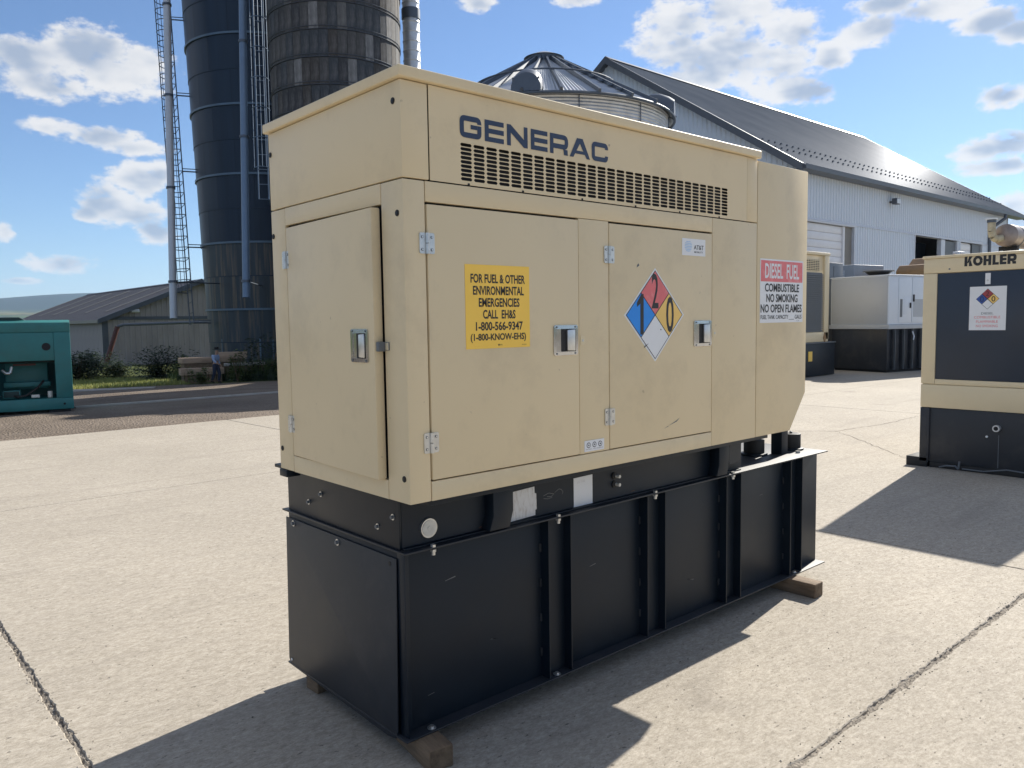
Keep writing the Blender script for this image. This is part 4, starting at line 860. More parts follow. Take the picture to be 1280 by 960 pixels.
# ---------------------------------------------------------------- teal generator, left edge
def gen_teal():
    O = (2.40, 15.42, gz(2, 15.6)); r = thing('diesel_generator', 'teal green open-sided generator enclosure at the left edge', 'generator', O, R(-11.5))
    def P(name, fn, parent=r, bevel=0, **k): m = MB(); fn(m); return m.build(name, parent, bevel=bevel, **k)
    W_ = 2.6; D = 1.3                                               # local x runs left from the corner (negative)
    P('base_rail', lambda m: m.box(-W_, 0, 0, D, .06, .28, GREEN), bevel=.01)
    P('corner_post', lambda m: m.box(-.29, -.002, .002, .3, .282, 1.58, GREEN), bevel=.01)
    P('corner_post', lambda m: m.box(-1.42, -1.275, .002, .3, .282, 1.58, GREEN), bevel=.01)
    P('upper_panel', lambda m: m.box(-1.272, -.293, .006, .06, 1.03, 1.578, GREEN), bevel=.006)
    P('top_band', lambda m: m.prism([(0, 1.582), (0, 1.77), (.10, 1.82), (D, 1.82), (D, 1.582)], 'x', -W_, 0, GREEN), bevel=.01)
    P('roof_hatch', lambda m: m.prism([(-1.45, 1.821), (-.75, 1.821), (-.85, 1.88), (-1.40, 1.88)], 'y', .1, D - .1, GREEND), bevel=.01)
    P('side_panel', lambda m: m.box(-W_, -1.424, .004, .06, .284, 1.578, GREEN), bevel=.01)
    P('far_panel', lambda m: m.box(-.03, -.001, .302, D, .284, 1.578, GREEN), bevel=.004)
    P('back_panel', lambda m: m.box(-W_, -.04, D - .05, D, .284, 1.578, GREEN))
    P('port_hole', lambda m: (m.cyl((-.42, -.002, 1.30), (-.42, .02, 1.30), .075, DARKGAP, n=20),))
    P('engine_block', lambda m: (m.box(-1.15, -.42, .55, 1.0, .45, .98, GREEN), m.box(-1.18, -.38, .40, .52, .50, .60, GREEN), m.box(-1.2, -.9, .2, .5, .30, .46, GREEND)), bevel=.02)
    P('radiator_pipe', lambda m: m.tube([(-1.18, .18, .86), (-1.12, .14, .80), (-1.05, .14, .80), (-1.02, .18, .92)], .028, STEEL, 10))
    P('red_bar', lambda m: m.box(-1.0, -.62, .3, .33, .93, .97, RUSTP))
    P('fitting', lambda m: m.box(-.72, -.58, .12, .2, .30, .36, GAUGEM), bevel=.01); P('filter', lambda m: m.cyl((-.40, .16, .29), (-.40, .16, .42), .045, GAUGEM, n=12), bevel=.01)
    P('hose', lambda m: m.tube([(-1.1, .3, .36), (-.95, .16, .33), (-.8, .15, .35), (-.6, .2, .5), (-.5, .3, .62)], .022, RUBBER, 8)); P('wall_edge', lambda m: m.box(-1.27, -.295, .45, .47, .98, 1.02, GREEND))
    for x in (-1.32, -1.52, -.16): P('lifting_eye', lambda m: m.cyl((x, -.006, .165), (x, .01, .165), .05 if x < -1 else .022, DARKGAP, n=16))
    for x in (-.32, -1.6): P('skid_foot', lambda m: m.box(x - .12, x + .26, .05, D, 0, .058, RUBBER), bevel=.01)
gen_teal()


# ---------------------------------------------------------------- silos
def ring_pts(cx, cy, r, z, n, a0=0, a1=2 * math.pi): return [(cx + r * math.sin(a0 + (a1 - a0) * i / n), cy + r * math.cos(a0 + (a1 - a0) * i / n), z) for i in range(n + 1)]


def silo_r(z, r0, taper, z0): return r0 + taper * (z - z0)


def blue_silo():
    cx, cy = 15.22, 34.06; z0 = gz(cx, cy); O = (cx, cy, z0); H = 24
    r = thing('silo', 'dark blue enamelled steel silo, tallest at left behind the pipes', 'silo', O)
    R0 = 2.83; tp = .034; RR = lambda z: R0 + tp * z
    rh = 1.47; rows = int(H / rh); ns = 11
    for k in range(rows):
        za, zb = k * rh, (k + 1) * rh; sh = None
        m = MB(); n = 7; aw = 2 * math.pi / ns; vs = []
        for z, e in ((za + .006, .012), (zb - .006, 0)):
            for i in range(n + 1):
                a = aw * i / n * .996; q = RR(z) + e; vs.append((q * math.sin(a), q * math.cos(a), z))
        N = n + 1; fs = [(i, i + 1, N + i + 1, N + i) for i in range(n)]
        m.add(vs, fs, SILOBL if k < 4 else SILOB); p = m.build('wall_sheet', r, fixn=False); p.rotation_euler = (0, 0, .25 * (k % 2)); 
        for j in range(1, ns): inst(p, r, rot=(0, 0, j * aw + .25 * (k % 2)))
    for k in range(1, rows):
        m = MB(); z = k * rh; big = (k % 2 == 0); q = RR(z); n = 64; w = .045 if big else .018; e = .07 if big else .022
        A = [(q, z - w), (q + e, z - w), (q + e, z + w), (q, z + w)]
        vs = [(a * math.sin(2 * math.pi * i / n), a * math.cos(2 * math.pi * i / n), zz) for i in range(n) for a, zz in A]
        m.add(vs, [(i * 4 + j, i * 4 + (j + 1) % 4, ((i + 1) % n) * 4 + (j + 1) % 4, ((i + 1) % n) * 4 + j) for i in range(n) for j in range(4)], SILOG if big else SILOB); m.build('ring_beam' if big else 'seam_flange', r)
    m = MB(); m.cyl((0, 0, 0), (0, 0, H), R0 - .08, DARKGAP, n=48, r1=RR(H) - .08); m.build('inner_lining', r)
    m = MB(); m.cyl((0, 0, rows * rh), (0, 0, rows * rh + 1.2), RR(H), SILOB, n=48, r1=.4); m.build('dome', r)
    # weathered stain strip where the pipe drains
    for a in (205, 216, 255):
        m = MB(); aa = R(a); q = RR(1) + .03; m.add([(q * math.sin(aa + d), q * math.cos(aa + d), z) for z in (.2, 5.2) for d in (-.012, .012)], [(0, 1, 3, 2)], SILOG)
        m.build('drip_strip', r, fixn=False)


def to_pt(px, py, D):
    return CP + (CF + CX * ((px - 640) / 989.2) - CU * ((py - 480) / 989.2)) * D


def tile_silo():
    cx, cy = 15.12, 27.08; z0 = gz(cx, cy); O = (cx, cy, z0)
    r = thing('silo', 'weathered grey concrete stave silo with steel hoops behind the nearest generator', 'silo', O)
    R0 = 2.36; tp = .014; RR = lambda z: R0 + tp * z; ns = 46; aw = 2 * math.pi / ns; sh = 1.0; zb = 10.0
    m = MB(); m.cyl((0, 0, 0), (0, 0, 22), R0 - .06, DARKGAP, n=46, r1=RR(22) - .06); m.build('core', r)
    cam_a = math.atan2(CP.x - cx, CP.y - cy)
    rn = random.Random(11); proto = {}
    def stave(z, a, mt, rad):
        vs = []; w = aw * .488
        for d in (0, .04):
            for dz in (.006, sh - .006):
                for s_ in (-1, 1): q = rad + d - (.0 if d else .05); vs.append((q * math.sin(s_ * w), q * math.cos(s_ * w), dz))
        return vs
    rest = MB()
    fs = [(0, 1, 3, 2), (4, 6, 7, 5), (0, 2, 6, 4), (1, 5, 7, 3), (0, 4, 5, 1), (2, 3, 7, 6)]
    for k in range(22):
        z = k * sh; rad = RR(z + .5)
        for j in range(ns):
            a = j * aw; off = (.5 * sh if j % 2 else 0); mt = rn.choices(STAVE, weights=[5, 5, 2.2, 3, 1.0, 5])[0]
            da = (a - cam_a + math.pi) % (2 * math.pi) - math.pi
            if 9 <= k <= 16 and abs(da) < 1.75:
                key = (mt.name)
                if key not in proto:
                    m = MB(); m.add(stave(0, 0, mt, R0), fs, mt); me_o = m.build('stave', r, smooth=False); proto[key] = me_o; o = me_o
                else: o = inst(proto[key], r)
                sc = rad / R0 + rn.uniform(-.003, .003); o.location = (0, 0, z + off * 0); o.rotation_euler = (0, 0, -a); o.scale = (sc, sc, 1)
            elif abs(da) < 1.9 or k % 2 == 0:
                c, s_ = math.cos(-a), math.sin(-a); sc = rad / R0
                rest.add([((x * c - y * s_) * sc, (x * s_ + y * c) * sc, zz + z) for x, y, zz in stave(0, 0, mt, R0)], fs, mt)
    o = rest.build('stave_wall', r, smooth=False); o['kind'] = 'stuff'
    for k in range(1, 44):
        z = k * .5 + .02
        if k % 2: continue
        q = RR(z) + .055; n = 64; e = .016
        for dz in ((0, .11) if k % 2 == 0 else (0,)):
            m = MB(); A = [(q - e, z + dz), (q, z + dz - e), (q + e, z + dz), (q, z + dz + e)]
            vs = [(a * math.sin(2 * math.pi * i / n), a * math.cos(2 * math.pi * i / n), zz) for i in range(n) for a, zz in A]
            m.add(vs, [(i * 4 + j, i * 4 + (j + 1) % 4, ((i + 1) % n) * 4 + (j + 1) % 4, ((i + 1) % n) * 4 + j) for i in range(n) for j in range(4)], GALVD); m.build('hoop', r)


def chute():
    p = to_pt(515, 80, 34); z0 = gz(p.x, p.y); r = thing('silo_chute', 'narrow pale ribbed metal chute rising beside the stave silo', 'chute', (p.x, p.y, z0))
    m = MB(); prof = []
    for k in range(56): prof += [(.36, k * .4), (.385, k * .4 + .05), (.36, k * .4 + .10), (.36, k * .4 + .395)]
    n = 24; vs = [(a * math.cos(2 * math.pi * i / n), a * math.sin(2 * math.pi * i / n), z) for a, z in prof for i in range(n)]
    m.add(vs, [(k * n + i, k * n + (i + 1) % n, (k + 1) * n + (i + 1) % n, (k + 1) * n + i) for k in range(len(prof) - 1) for i in range(n)], GALV); m.build('ribbed_tube', r)
    zz = to_pt(515, 20, 34).z - z0; m = MB(); m.cyl((0, 0, zz - .22), (0, 0, zz + .20), .40, GALVD, n=24); m.build('dark_collar', r)


def pipe(px0, px1, py1, D, rad, m_, label, bands):
    a = to_pt(px0, 0, D); b = to_pt(px1, py1, D); d = (a - b); top = a + d * .25; L = (top - b).length
    r = thing('fill_pipe', label, 'pipe', tuple(b), group='fill pipes hanging beside the blue silo')
    m = MB(b); m.cyl(b, top, rad, m_, n=20); m.cyl(b + d * .0, b - Vector((0, 0, .001)), rad * .9, DARKGAP, n=20); p = m.build('tube', r)
    for t in bands:
        q = b + d * t; dn = d.normalized() * .045; m = MB(b); m.cyl(q - dn, q + dn, rad + .035, GALVD, n=20); m.build('band', r)
    q0 = b + d * bands[0]; tgt = Vector((15.22, 34.06, q0.z)); 
    for t in bands[:1]:
        q = b + d * t; v = (tgt.xy - q.xy); dist = v.length - 2.9; v.normalize(); m = MB(b); m.cyl(q, (q.x + v.x * dist, q.y + v.y * dist, q.z), .03, GALVD, n=6); m.build('stay', r)


def ladder(px0, px1, py0, py1, D, w, label, cage, ext=.15, gap=.305, hs=2, mt=None):
    GALVD = mt or MATS['galvanised_dark']
    a = to_pt(px0, py0, D); b = to_pt(px1, py1, D); d = (a - b); top = a + d * ext; L = (top - b).length; un = d.normalized()
    sc = Vector((15.22, 34.06, 0)); out = (b - sc); out.z = 0; out.normalize(); side = un.cross(out).normalized(); out = side.cross(un).normalized()
    if out.dot(b - sc) < 0: out = -out
    r = thing('caged_ladder', label, 'ladder', tuple(b), group='caged ladders on the blue silo')
    for s_ in (-1, 1): m = MB(b); m.cyl(b + side * s_ * w / 2, top + side * s_ * w / 2, .026, GALVD, n=6); m.build('rail', r)
    n = int(L / gap)
    m = MB(b); m.cyl(b - side * w / 2, b + side * w / 2, .016, GALVD, n=6); rg = m.build('rung', r)
    for k in range(1, n): inst(rg, r, loc=tuple(un * gap * k))
    m = MB(b); k_ = 14; rad = cage; pts = [b + side * math.cos(math.pi * i / k_) * rad + out * (math.sin(math.pi * i / k_) * rad * 1.25 + .02) for i in range(k_ + 1)]
    m.tube(pts, .020, GALVD, 5); hp = m.build('cage_hoop', r)
    st = 3 if py1 > 300 else 1
    hp.location = tuple(un * gap * hs * st)
    for k in range(st + 1, n // hs): inst(hp, r, loc=tuple(un * gap * hs * k))
    for i in (2, 5, 7, 9, 12): q = pts[i] + un * gap * hs * st; m = MB(b); m.cyl(q, pts[i] + un * (L - gap), .014, GALVD, n=5); m.build('cage_strap', r)
    for k in range(0, n, 7):
        q = b + un * gap * k; t = Vector((sc.x, sc.y, q.z)); v = (t - q); dist = v.length - 2.95; v.normalize(); m = MB(b); m.cyl(q + side * w / 2, q + side * w / 2 + v * dist, .03, GALVD, n=6); m.cyl(q + side * w / 2 + un * .12, q + side * w / 2 + v * dist + un * .12, .02, GALVD, n=6); m.build('standoff', r)


blue_silo(); tile_silo(); chute()
pipe(208.5, 217, 398, 33.4, .150, PIPEW, 'pale grey pipe hanging free at the left of the blue silo', [.115, .41, .70, .985])
pipe(303, 308, 372, 31.2, .145, PIPEB, 'blue grey pipe hanging in front of the blue silo', [.055, .54, .86])
ladder(209.5, 240, 0, 405, 36.0, .80, 'caged ladder standing against the sky left of the blue silo', .44, gap=.49, hs=1)
ladder(322, 330, 0, 249, 33.0, .40, 'caged ladder down the face of the blue silo', .36, gap=.62, hs=2, mt=PIPEB)


# ---------------------------------------------------------------- grain bin
def grain_bin():
    cx, cy = 18.5, 18.5; Rb = 4.30; ze = 8.42; O = (cx, cy, 0)
    r = thing('grain_bin', 'round corrugated grain bin with a ribbed conical roof behind the nearest generator', 'grain bin', O)
    m = MB(); n = 72; prof = []
    z = 0
    while z < ze: prof += [(Rb, z), (Rb + .022, z + .05)]; z += .1
    prof.append((Rb, ze)); vs = [(a * math.cos(2 * math.pi * i / n), a * math.sin(2 * math.pi * i / n), zz) for a, zz in prof for i in range(n)]
    m.add(vs, [(k * n + i, k * n + (i + 1) % n, (k + 1) * n + (i + 1) % n, (k + 1) * n + i) for k in range(len(prof) - 1) for i in range(n)], GALV); m.build('corrugated_wall', r)
    for i in range(12): a = 2 * math.pi * i / 12; m = MB(); c, s_ = math.cos(a), math.sin(a); m.cyl((c * (Rb + .04), s_ * (Rb + .04), 0), (c * (Rb + .04), s_ * (Rb + .04), ze - .05), .016, GALVD, n=6); m.build('stiffener', r)
    npan = 24; zt = 10.62; rt = .55; re = Rb + .22
    aw = 2 * math.pi / npan; m = MB(); k = 10; vs = []
    def ridged(i): return .028 if i % 2 else 0
    for q, zz in ((re, ze - .02), (rt, zt)):
        for i in range(2 * k + 1): a = aw * (i / (2 * k) - .5); vs.append((q * math.cos(a), q * math.sin(a), zz + ridged(i) * (q / re)))
    N = 2 * k + 1; m.add(vs, [(i, i + 1, N + i + 1, N + i) for i in range(2 * k)], ROOFG); p = m.build('roof_panel', r, fixn=False, smooth=False)
    for i in range(1, npan): inst(p, r, rot=(0, 0, i * aw))
    m = MB(); m.X = Matrix.Rotation(aw / 2, 4, 'Z')
    d = Vector((rt - re, 0, zt - ze)); nn = Vector((zt - ze, 0, re - rt)).normalized() * .13
    a = Vector((re, 0, ze - .02)); b = Vector((rt, 0, zt)); w = .055
    m.add([a + Vector((0, -w, 0)), a + Vector((0, w, 0)), a + nn + Vector((0, w * .6, 0)), a + nn - Vector((0, w * .6, 0)), b + Vector((0, -w, 0)), b + Vector((0, w, 0)), b + nn + Vector((0, w * .6, 0)), b + nn - Vector((0, w * .6, 0))],
          [(0, 1, 2, 3), (4, 7, 6, 5), (0, 4, 5, 1), (1, 5, 6, 2), (2, 6, 7, 3), (3, 7, 4, 0)], GALVD); p = m.build('roof_rib', r, smooth=False)
    for i in range(1, npan): inst(p, r, rot=(0, 0, i * aw))
    m = MB(); q = 2.55; zz = ze + (re - q) / (re - rt) * (zt - ze) + .16; m.tube([(q * math.cos(2 * math.pi * i / 48), q * math.sin(2 * math.pi * i / 48), zz) for i in range(49)], .028, GALVD, 6); m.build('wind_ring', r)
    m = MB(); m.cyl((0, 0, zt - .05), (0, 0, zt + .16), rt + .10, GALVD, n=32); m.cyl((0, 0, zt + .16), (0, 0, zt + .34), rt + .16, ROOFG, n=32, r1=.28); m.build('fill_cap', r)
    m = MB(); m.tube([(re * math.cos(2 * math.pi * i / 72), re * math.sin(2 * math.pi * i / 72), ze - .03) for i in range(73)], .045, GALVD, 6); m.build('eave_ring', r)
    # roof steps up the slope
    ca = math.atan2(CP.y - cy, CP.x - cx)
    for da in (-.62,):
        for t in [i / 9 for i in range(1, 9)]:
            q = re + (rt - re) * t; zz = ze + (zt - ze) * t + .06; a = ca - da; m = MB(); m.X = Matrix.Rotation(a, 4, 'Z'); m.box(q - .03, q + .03, -.17, .17, zz - .02, zz + .06, GALVD); m.build('roof_step', r)
    # hooded vents on the roof near the eave
    for a_ in (219, 304, 34, 125):
        q = 4.08; zz = ze + (re - q) / (re - rt) * (zt - ze); m = MB(); m.X = Matrix.Rotation(R(a_), 4, 'Z'); k = 12; vs = []
        sl = (zt - ze) / (re - rt)
        for dq, hw, hh in ((.44, .46, .54), (.26, .47, .57), (-.05, .45, .52), (-.35, .36, .36), (-.58, .20, .12)):
            for i in range(k + 1):
                t = math.pi * i / k; vs.append((q + dq, hw * math.cos(t), zz - dq * sl + .02 + hh * math.sin(t) ** .8))
        N = k + 1; fs = [(j * N + i, j * N + i + 1, (j + 1) * N + i + 1, (j + 1) * N + i) for j in range(4) for i in range(k)] + [tuple(4 * N + i for i in range(N)), tuple(range(N))]
        m.add(vs, fs, GALVD); v = m.build('roof_vent', r)
        m = MB(); m.X = Matrix.Rotation(R(a_), 4, 'Z'); m.box(q + .36, q + .38, -.42, .42, zz - .24, zz + .20, GREYD); m.build('vent_screen', v)
ROOFG = mat('bin_roof_steel', (.42, .44, .46), .36, metal=.55, var=.1, vscale=1.5)
grain_bin()


# ---------------------------------------------------------------- metal barn
def ribbed_panel(width, length, pitch, h, mt, nrib=None):
    """sheet in local x (width) and z (length); ribs stand out towards -y"""
    m = MB(); n = round(width / pitch); P = []
    for i in range(n):
        x = i * pitch; P += [(x + pitch * .0, 0), (x + pitch * .42, 0), (x + pitch * .58, -h), (x + pitch * .76, -h), (x + pitch * .92, 0)]
    P.append((width, 0)); vs = [(x, y, 0) for x, y in P] + [(x, y, length) for x, y in P]; N = len(P)
    m.add(vs, [(i, i + 1, N + i + 1, N + i) for i in range(N - 1)], mt); return m


def barn():
    X0, X1, Y0, Y1 = 26.9, 50.6, 13.5, 32.1; EZ = 7.42; YR = 22.8; RZ = EZ + (YR - Y0) * .645; O = (X0, Y0, 0)
    r = thing('metal_barn', 'long ribbed metal barn with a dark grey gable roof behind the generators', 'barn', O)
    def P(name, fn, parent=r, bevel=0, **k): m = MB(O); fn(m); return m.build(name, parent, bevel=bevel, **k)
    JZ = 5.42
    # openings: x0, x1, head height
    ops = [(27.6, 31.6, 5.30), (37.8, 43.0, 5.36), (43.5, 46.6, 5.40)]
    pw = .92
    mb = ribbed_panel(pw, EZ - JZ - .02, .23, .045, BARNW); x = X0; up = mb.build('wall_panel', r, fixn=False, smooth=False); up.location = (0, -.0, JZ + .02)
    n = int((X1 - X0) / pw)
    for k in range(1, n + 1):
        w = min(pw, X1 - X0 - k * pw)
        if w > .1: o = inst(up, r, loc=(k * pw, 0, JZ + .02), scale=(w / pw, 1, 1))
    lo = ribbed_panel(pw, JZ, .23, .045, BARNW).build('wall_panel', r, fixn=False, smooth=False); lo.location = (0, 0.01, 0); lo.scale = (.7 / pw, 1, 1)
    for a, b in ((31.62, 37.78), (43.02, 43.48), (46.62, X1)):
        q = a
        while q < b - .05: w = min(pw, b - q); inst(lo, r, loc=(q - X0, .01, 0), scale=(w / pw, 1, 1)); q += pw
    P('joint_flashing', lambda m: m.prism([(Y0 - .055, JZ - .06), (Y0 + .03, JZ - .06), (Y0 + .03, JZ + .03), (Y0 - .02, JZ + .05)], 'x', X0, X1, TRIML))
    # gable wall, its boards ribbed too
    g = ribbed_panel(pw, 1, .23, .022, BARNW); gw = (Y1 - Y0); gp = None; k = 0; y = 0
    while y < gw - .01:
        w = min(pw, gw - y)
        def top(yy): return EZ + (min(yy, gw - yy)) * .645 - .05
        m = MB(); nn = round(w / .23)
        Pp = []
        for i in range(nn): s0 = i * .23; Pp += [(s0, 0), (s0 + .097, 0), (s0 + .133, -.045), (s0 + .175, -.045), (s0 + .212, 0)]
        Pp.append((w, 0)); N = len(Pp); m.add([(d, y + s_, 0) for s_, d in Pp] + [(d, y + s_, top(y + s_)) for s_, d in Pp], [(i, i + 1, N + i + 1, N + i) for i in range(N - 1)], BARNW); m.build('gable_panel', r, fixn=False, smooth=False); y += pw
    P('back_walls', lambda m: (m.prism([(Y0 + .06, 0), (Y1, 0), (Y1, EZ - .05), (YR, RZ - .08), (Y0 + .06, EZ - .05)], 'x', X1 - .05, X1, BARNW), m.box(X0, X1, Y1, Y1 + .03, 0, EZ, BARNW)))
    # roof panels
    rise = RZ - EZ; run = YR - Y0; ov = .45; sl = math.hypot(rise, run); ang_ = math.atan2(rise, run); RL = sl * (1 + ov / run)
    ox0 = X0 - .35; ox1 = X1 + 1.6 - .0; nr = round((ox1 - ox0) / pw)
    for side in (0, 1):
        rp = ribbed_panel(pw, RL, .306, .013, BARNR).build('roof_panel', r, fixn=False, smooth=False)
        for k in range(nr):
            o = rp if k == 0 else inst(rp, r)
            if side == 0: o.location = (ox0 - X0 + k * pw, -ov, EZ - ov * .645 + .12); o.rotation_euler = (-(math.pi / 2 - ang_), 0, 0)
            else: o.location = (ox0 - X0 + (k + 1) * pw, (Y1 - Y0) + ov, EZ - ov * .645 + .12); o.rotation_euler = (-(math.pi / 2 - ang_), 0, math.pi)
    oxe = ox0 + nr * pw
    P('ridge_cap', lambda m: m.prism([(YR - .25, RZ + .02), (YR, RZ + .19), (YR + .25, RZ + .02), (YR, RZ + .15)], 'x', ox0, oxe, TRIMD))
    for s_ in (-1, 1):
        ye = Y0 - ov if s_ < 0 else Y1 + ov; ze = EZ - ov * .645
        P('rake_trim', lambda m: m.prism([(ye, ze - .16), (YR, RZ - .15), (YR, RZ + .15), (ye, ze + .16)], 'x', ox0 - .05, ox0 + .02, TRIMD)); P('rake_trim', lambda m: m.prism([(ye, ze - .16), (YR, RZ - .15), (YR, RZ + .15), (ye, ze + .16)], 'x', oxe - .02, oxe + .05, TRIMD))
        P('soffit', lambda m: m.prism([(ye, ze - .02), (YR, RZ - .06), (YR, RZ - .02), (ye, ze + .02)], 'x', ox0 + .02, oxe - .02, TRIMD))
    P('gutter', lambda m: m.prism([(Y0 - ov - .13, EZ - .16), (Y0 - ov - .12, EZ - .33), (Y0 - ov - .0, EZ - .33), (Y0 - ov - .0, EZ - .16), (Y0 - ov - .03, EZ - .16), (Y0 - ov - .03, EZ - .30), (Y0 - ov - .10, EZ - .30), (Y0 - ov - .10, EZ - .16)], 'x', ox0, oxe, TRIMD))
    P('eave_soffit', lambda m: m.box(ox0, oxe, Y0 - ov, Y0 + .02, EZ - .33, EZ - .30, TRIMD))
    P('corner_trim', lambda m: m.box(X0 - .03, X0 + .12, Y0 - .035, Y0 + .1, 0, EZ - .02, TRIML), bevel=0); P('corner_trim', lambda m: m.box(X1 - .12, X1 + .03, Y0 - .035, Y0 + .1, 0, EZ - .34, TRIMD))
    # snow guards: two rows of studs
    m = MB(O)
    for k in range(nr * 2):
        for t, dx in ((.13, 0), (.20, .23)):
            x = ox0 + k * .46 + .19 + dx; y = Y0 - ov + (run + ov) * t; z = EZ - ov * .645 + .12 + (y - Y0 + ov) * .645 + .03; m.box(x - .028, x + .028, y - .03, y + .03, z, z + .055, TRIMD)
    o = m.build('snow_guards', r, smooth=False); o['kind'] = 'stuff'
    # openings
    def frame(a, b, h, mt): P('door_frame', lambda m: (m.box(a - .1, a, Y0 - .04, Y0 + .25, 0, h, mt), m.box(b, b + .1, Y0 - .04, Y0 + .25, 0, h, mt), m.box(a - .1, b + .1, Y0 - .045, Y0 + .25, h, h + .1, mt)))
    a, b, h = ops[0]; frame(a, b, h, TRIML)
    d = P('overhead_door', lambda m: m.box(a, b - .86, Y0 + .12, Y0 + .16, 0, h - .02, DOORW))
    for k in range(17): P('door_slat', lambda m: m.box(a, b - .86, Y0 + .085, Y0 + .119, k * .31 + .012, k * .31 + .298, DOORW), parent=d, bevel=.006)
    P('jamb_panel', lambda m: m.box(b - .72, b - .001, Y0 + .08, Y0 + .14, 0, h - .01, JAMB)); P('door_jamb', lambda m: m.box(b - .855, b - .725, Y0 + .02, Y0 + .14, 0, h - .01, DOORW))
    a, b, h = ops[1]; frame(a, b, h, TRIML)
    P('dark_opening', lambda m: m.box(a, b, Y0 + 1.5, Y0 + 1.6, 0, h, OPEND)); P('opening_post', lambda m: m.box(41.0, 41.5, Y0 + .0, Y0 + .2, 0, h - .01, TRIML)); P('sliding_panel', lambda m: m.box(41.55, b - .01, Y0 + .05, Y0 + .12, 0, h - .05, GREYD)); P('sliding_panel', lambda m: m.box(a + .01, a + .1, Y0 + .12, Y0 + 1.49, 0, h - .01, OPEND))
    a, b, h = ops[2]; frame(a, b, h, TRIML)
    d = P('overhead_door', lambda m: m.box(a, 45.2, Y0 + .12, Y0 + .16, 0, h - .06, DOORW))
    for k in range(17): P('door_slat', lambda m: m.box(a, 45.2, Y0 + .085, Y0 + .119, k * .31 + .012, k * .31 + .298, DOORW), parent=d, bevel=.006)
    P('sliding_panel', lambda m: m.box(45.35, b - .01, Y0 + .05, Y0 + .12, 0, h - .06, GREYD))
    P('downspout', lambda m: m.tube([(48.6, Y0 - ov - .06, EZ - .34), (48.55, Y0 - ov - .06, EZ - .55), (47.6, Y0 - .10, EZ - 1.15), (47.5, Y0 - .10, EZ - 1.5), (47.5, Y0 - .10, .1)], .085, TRIMD, 8))
    fl = P('floodlight', lambda m: (m.box(34.75, 35.15, Y0 - .42, Y0 - .20, 6.50, 6.76, TRIMD), m.box(34.9, 35.0, Y0 - .2, Y0 - .02, 6.58, 6.66, TRIMD)), bevel=.02)
    P('lamp_glass', lambda m: m.box(34.78, 35.12, Y0 - .435, Y0 - .421, 6.53, 6.73, GALV), parent=fl)
TRIML = mat('light_trim_metal', (.60, .64, .70), .4, var=.05); JAMB = mat('taupe_panel', (.22, .21, .19), .6, var=.05)
barn()


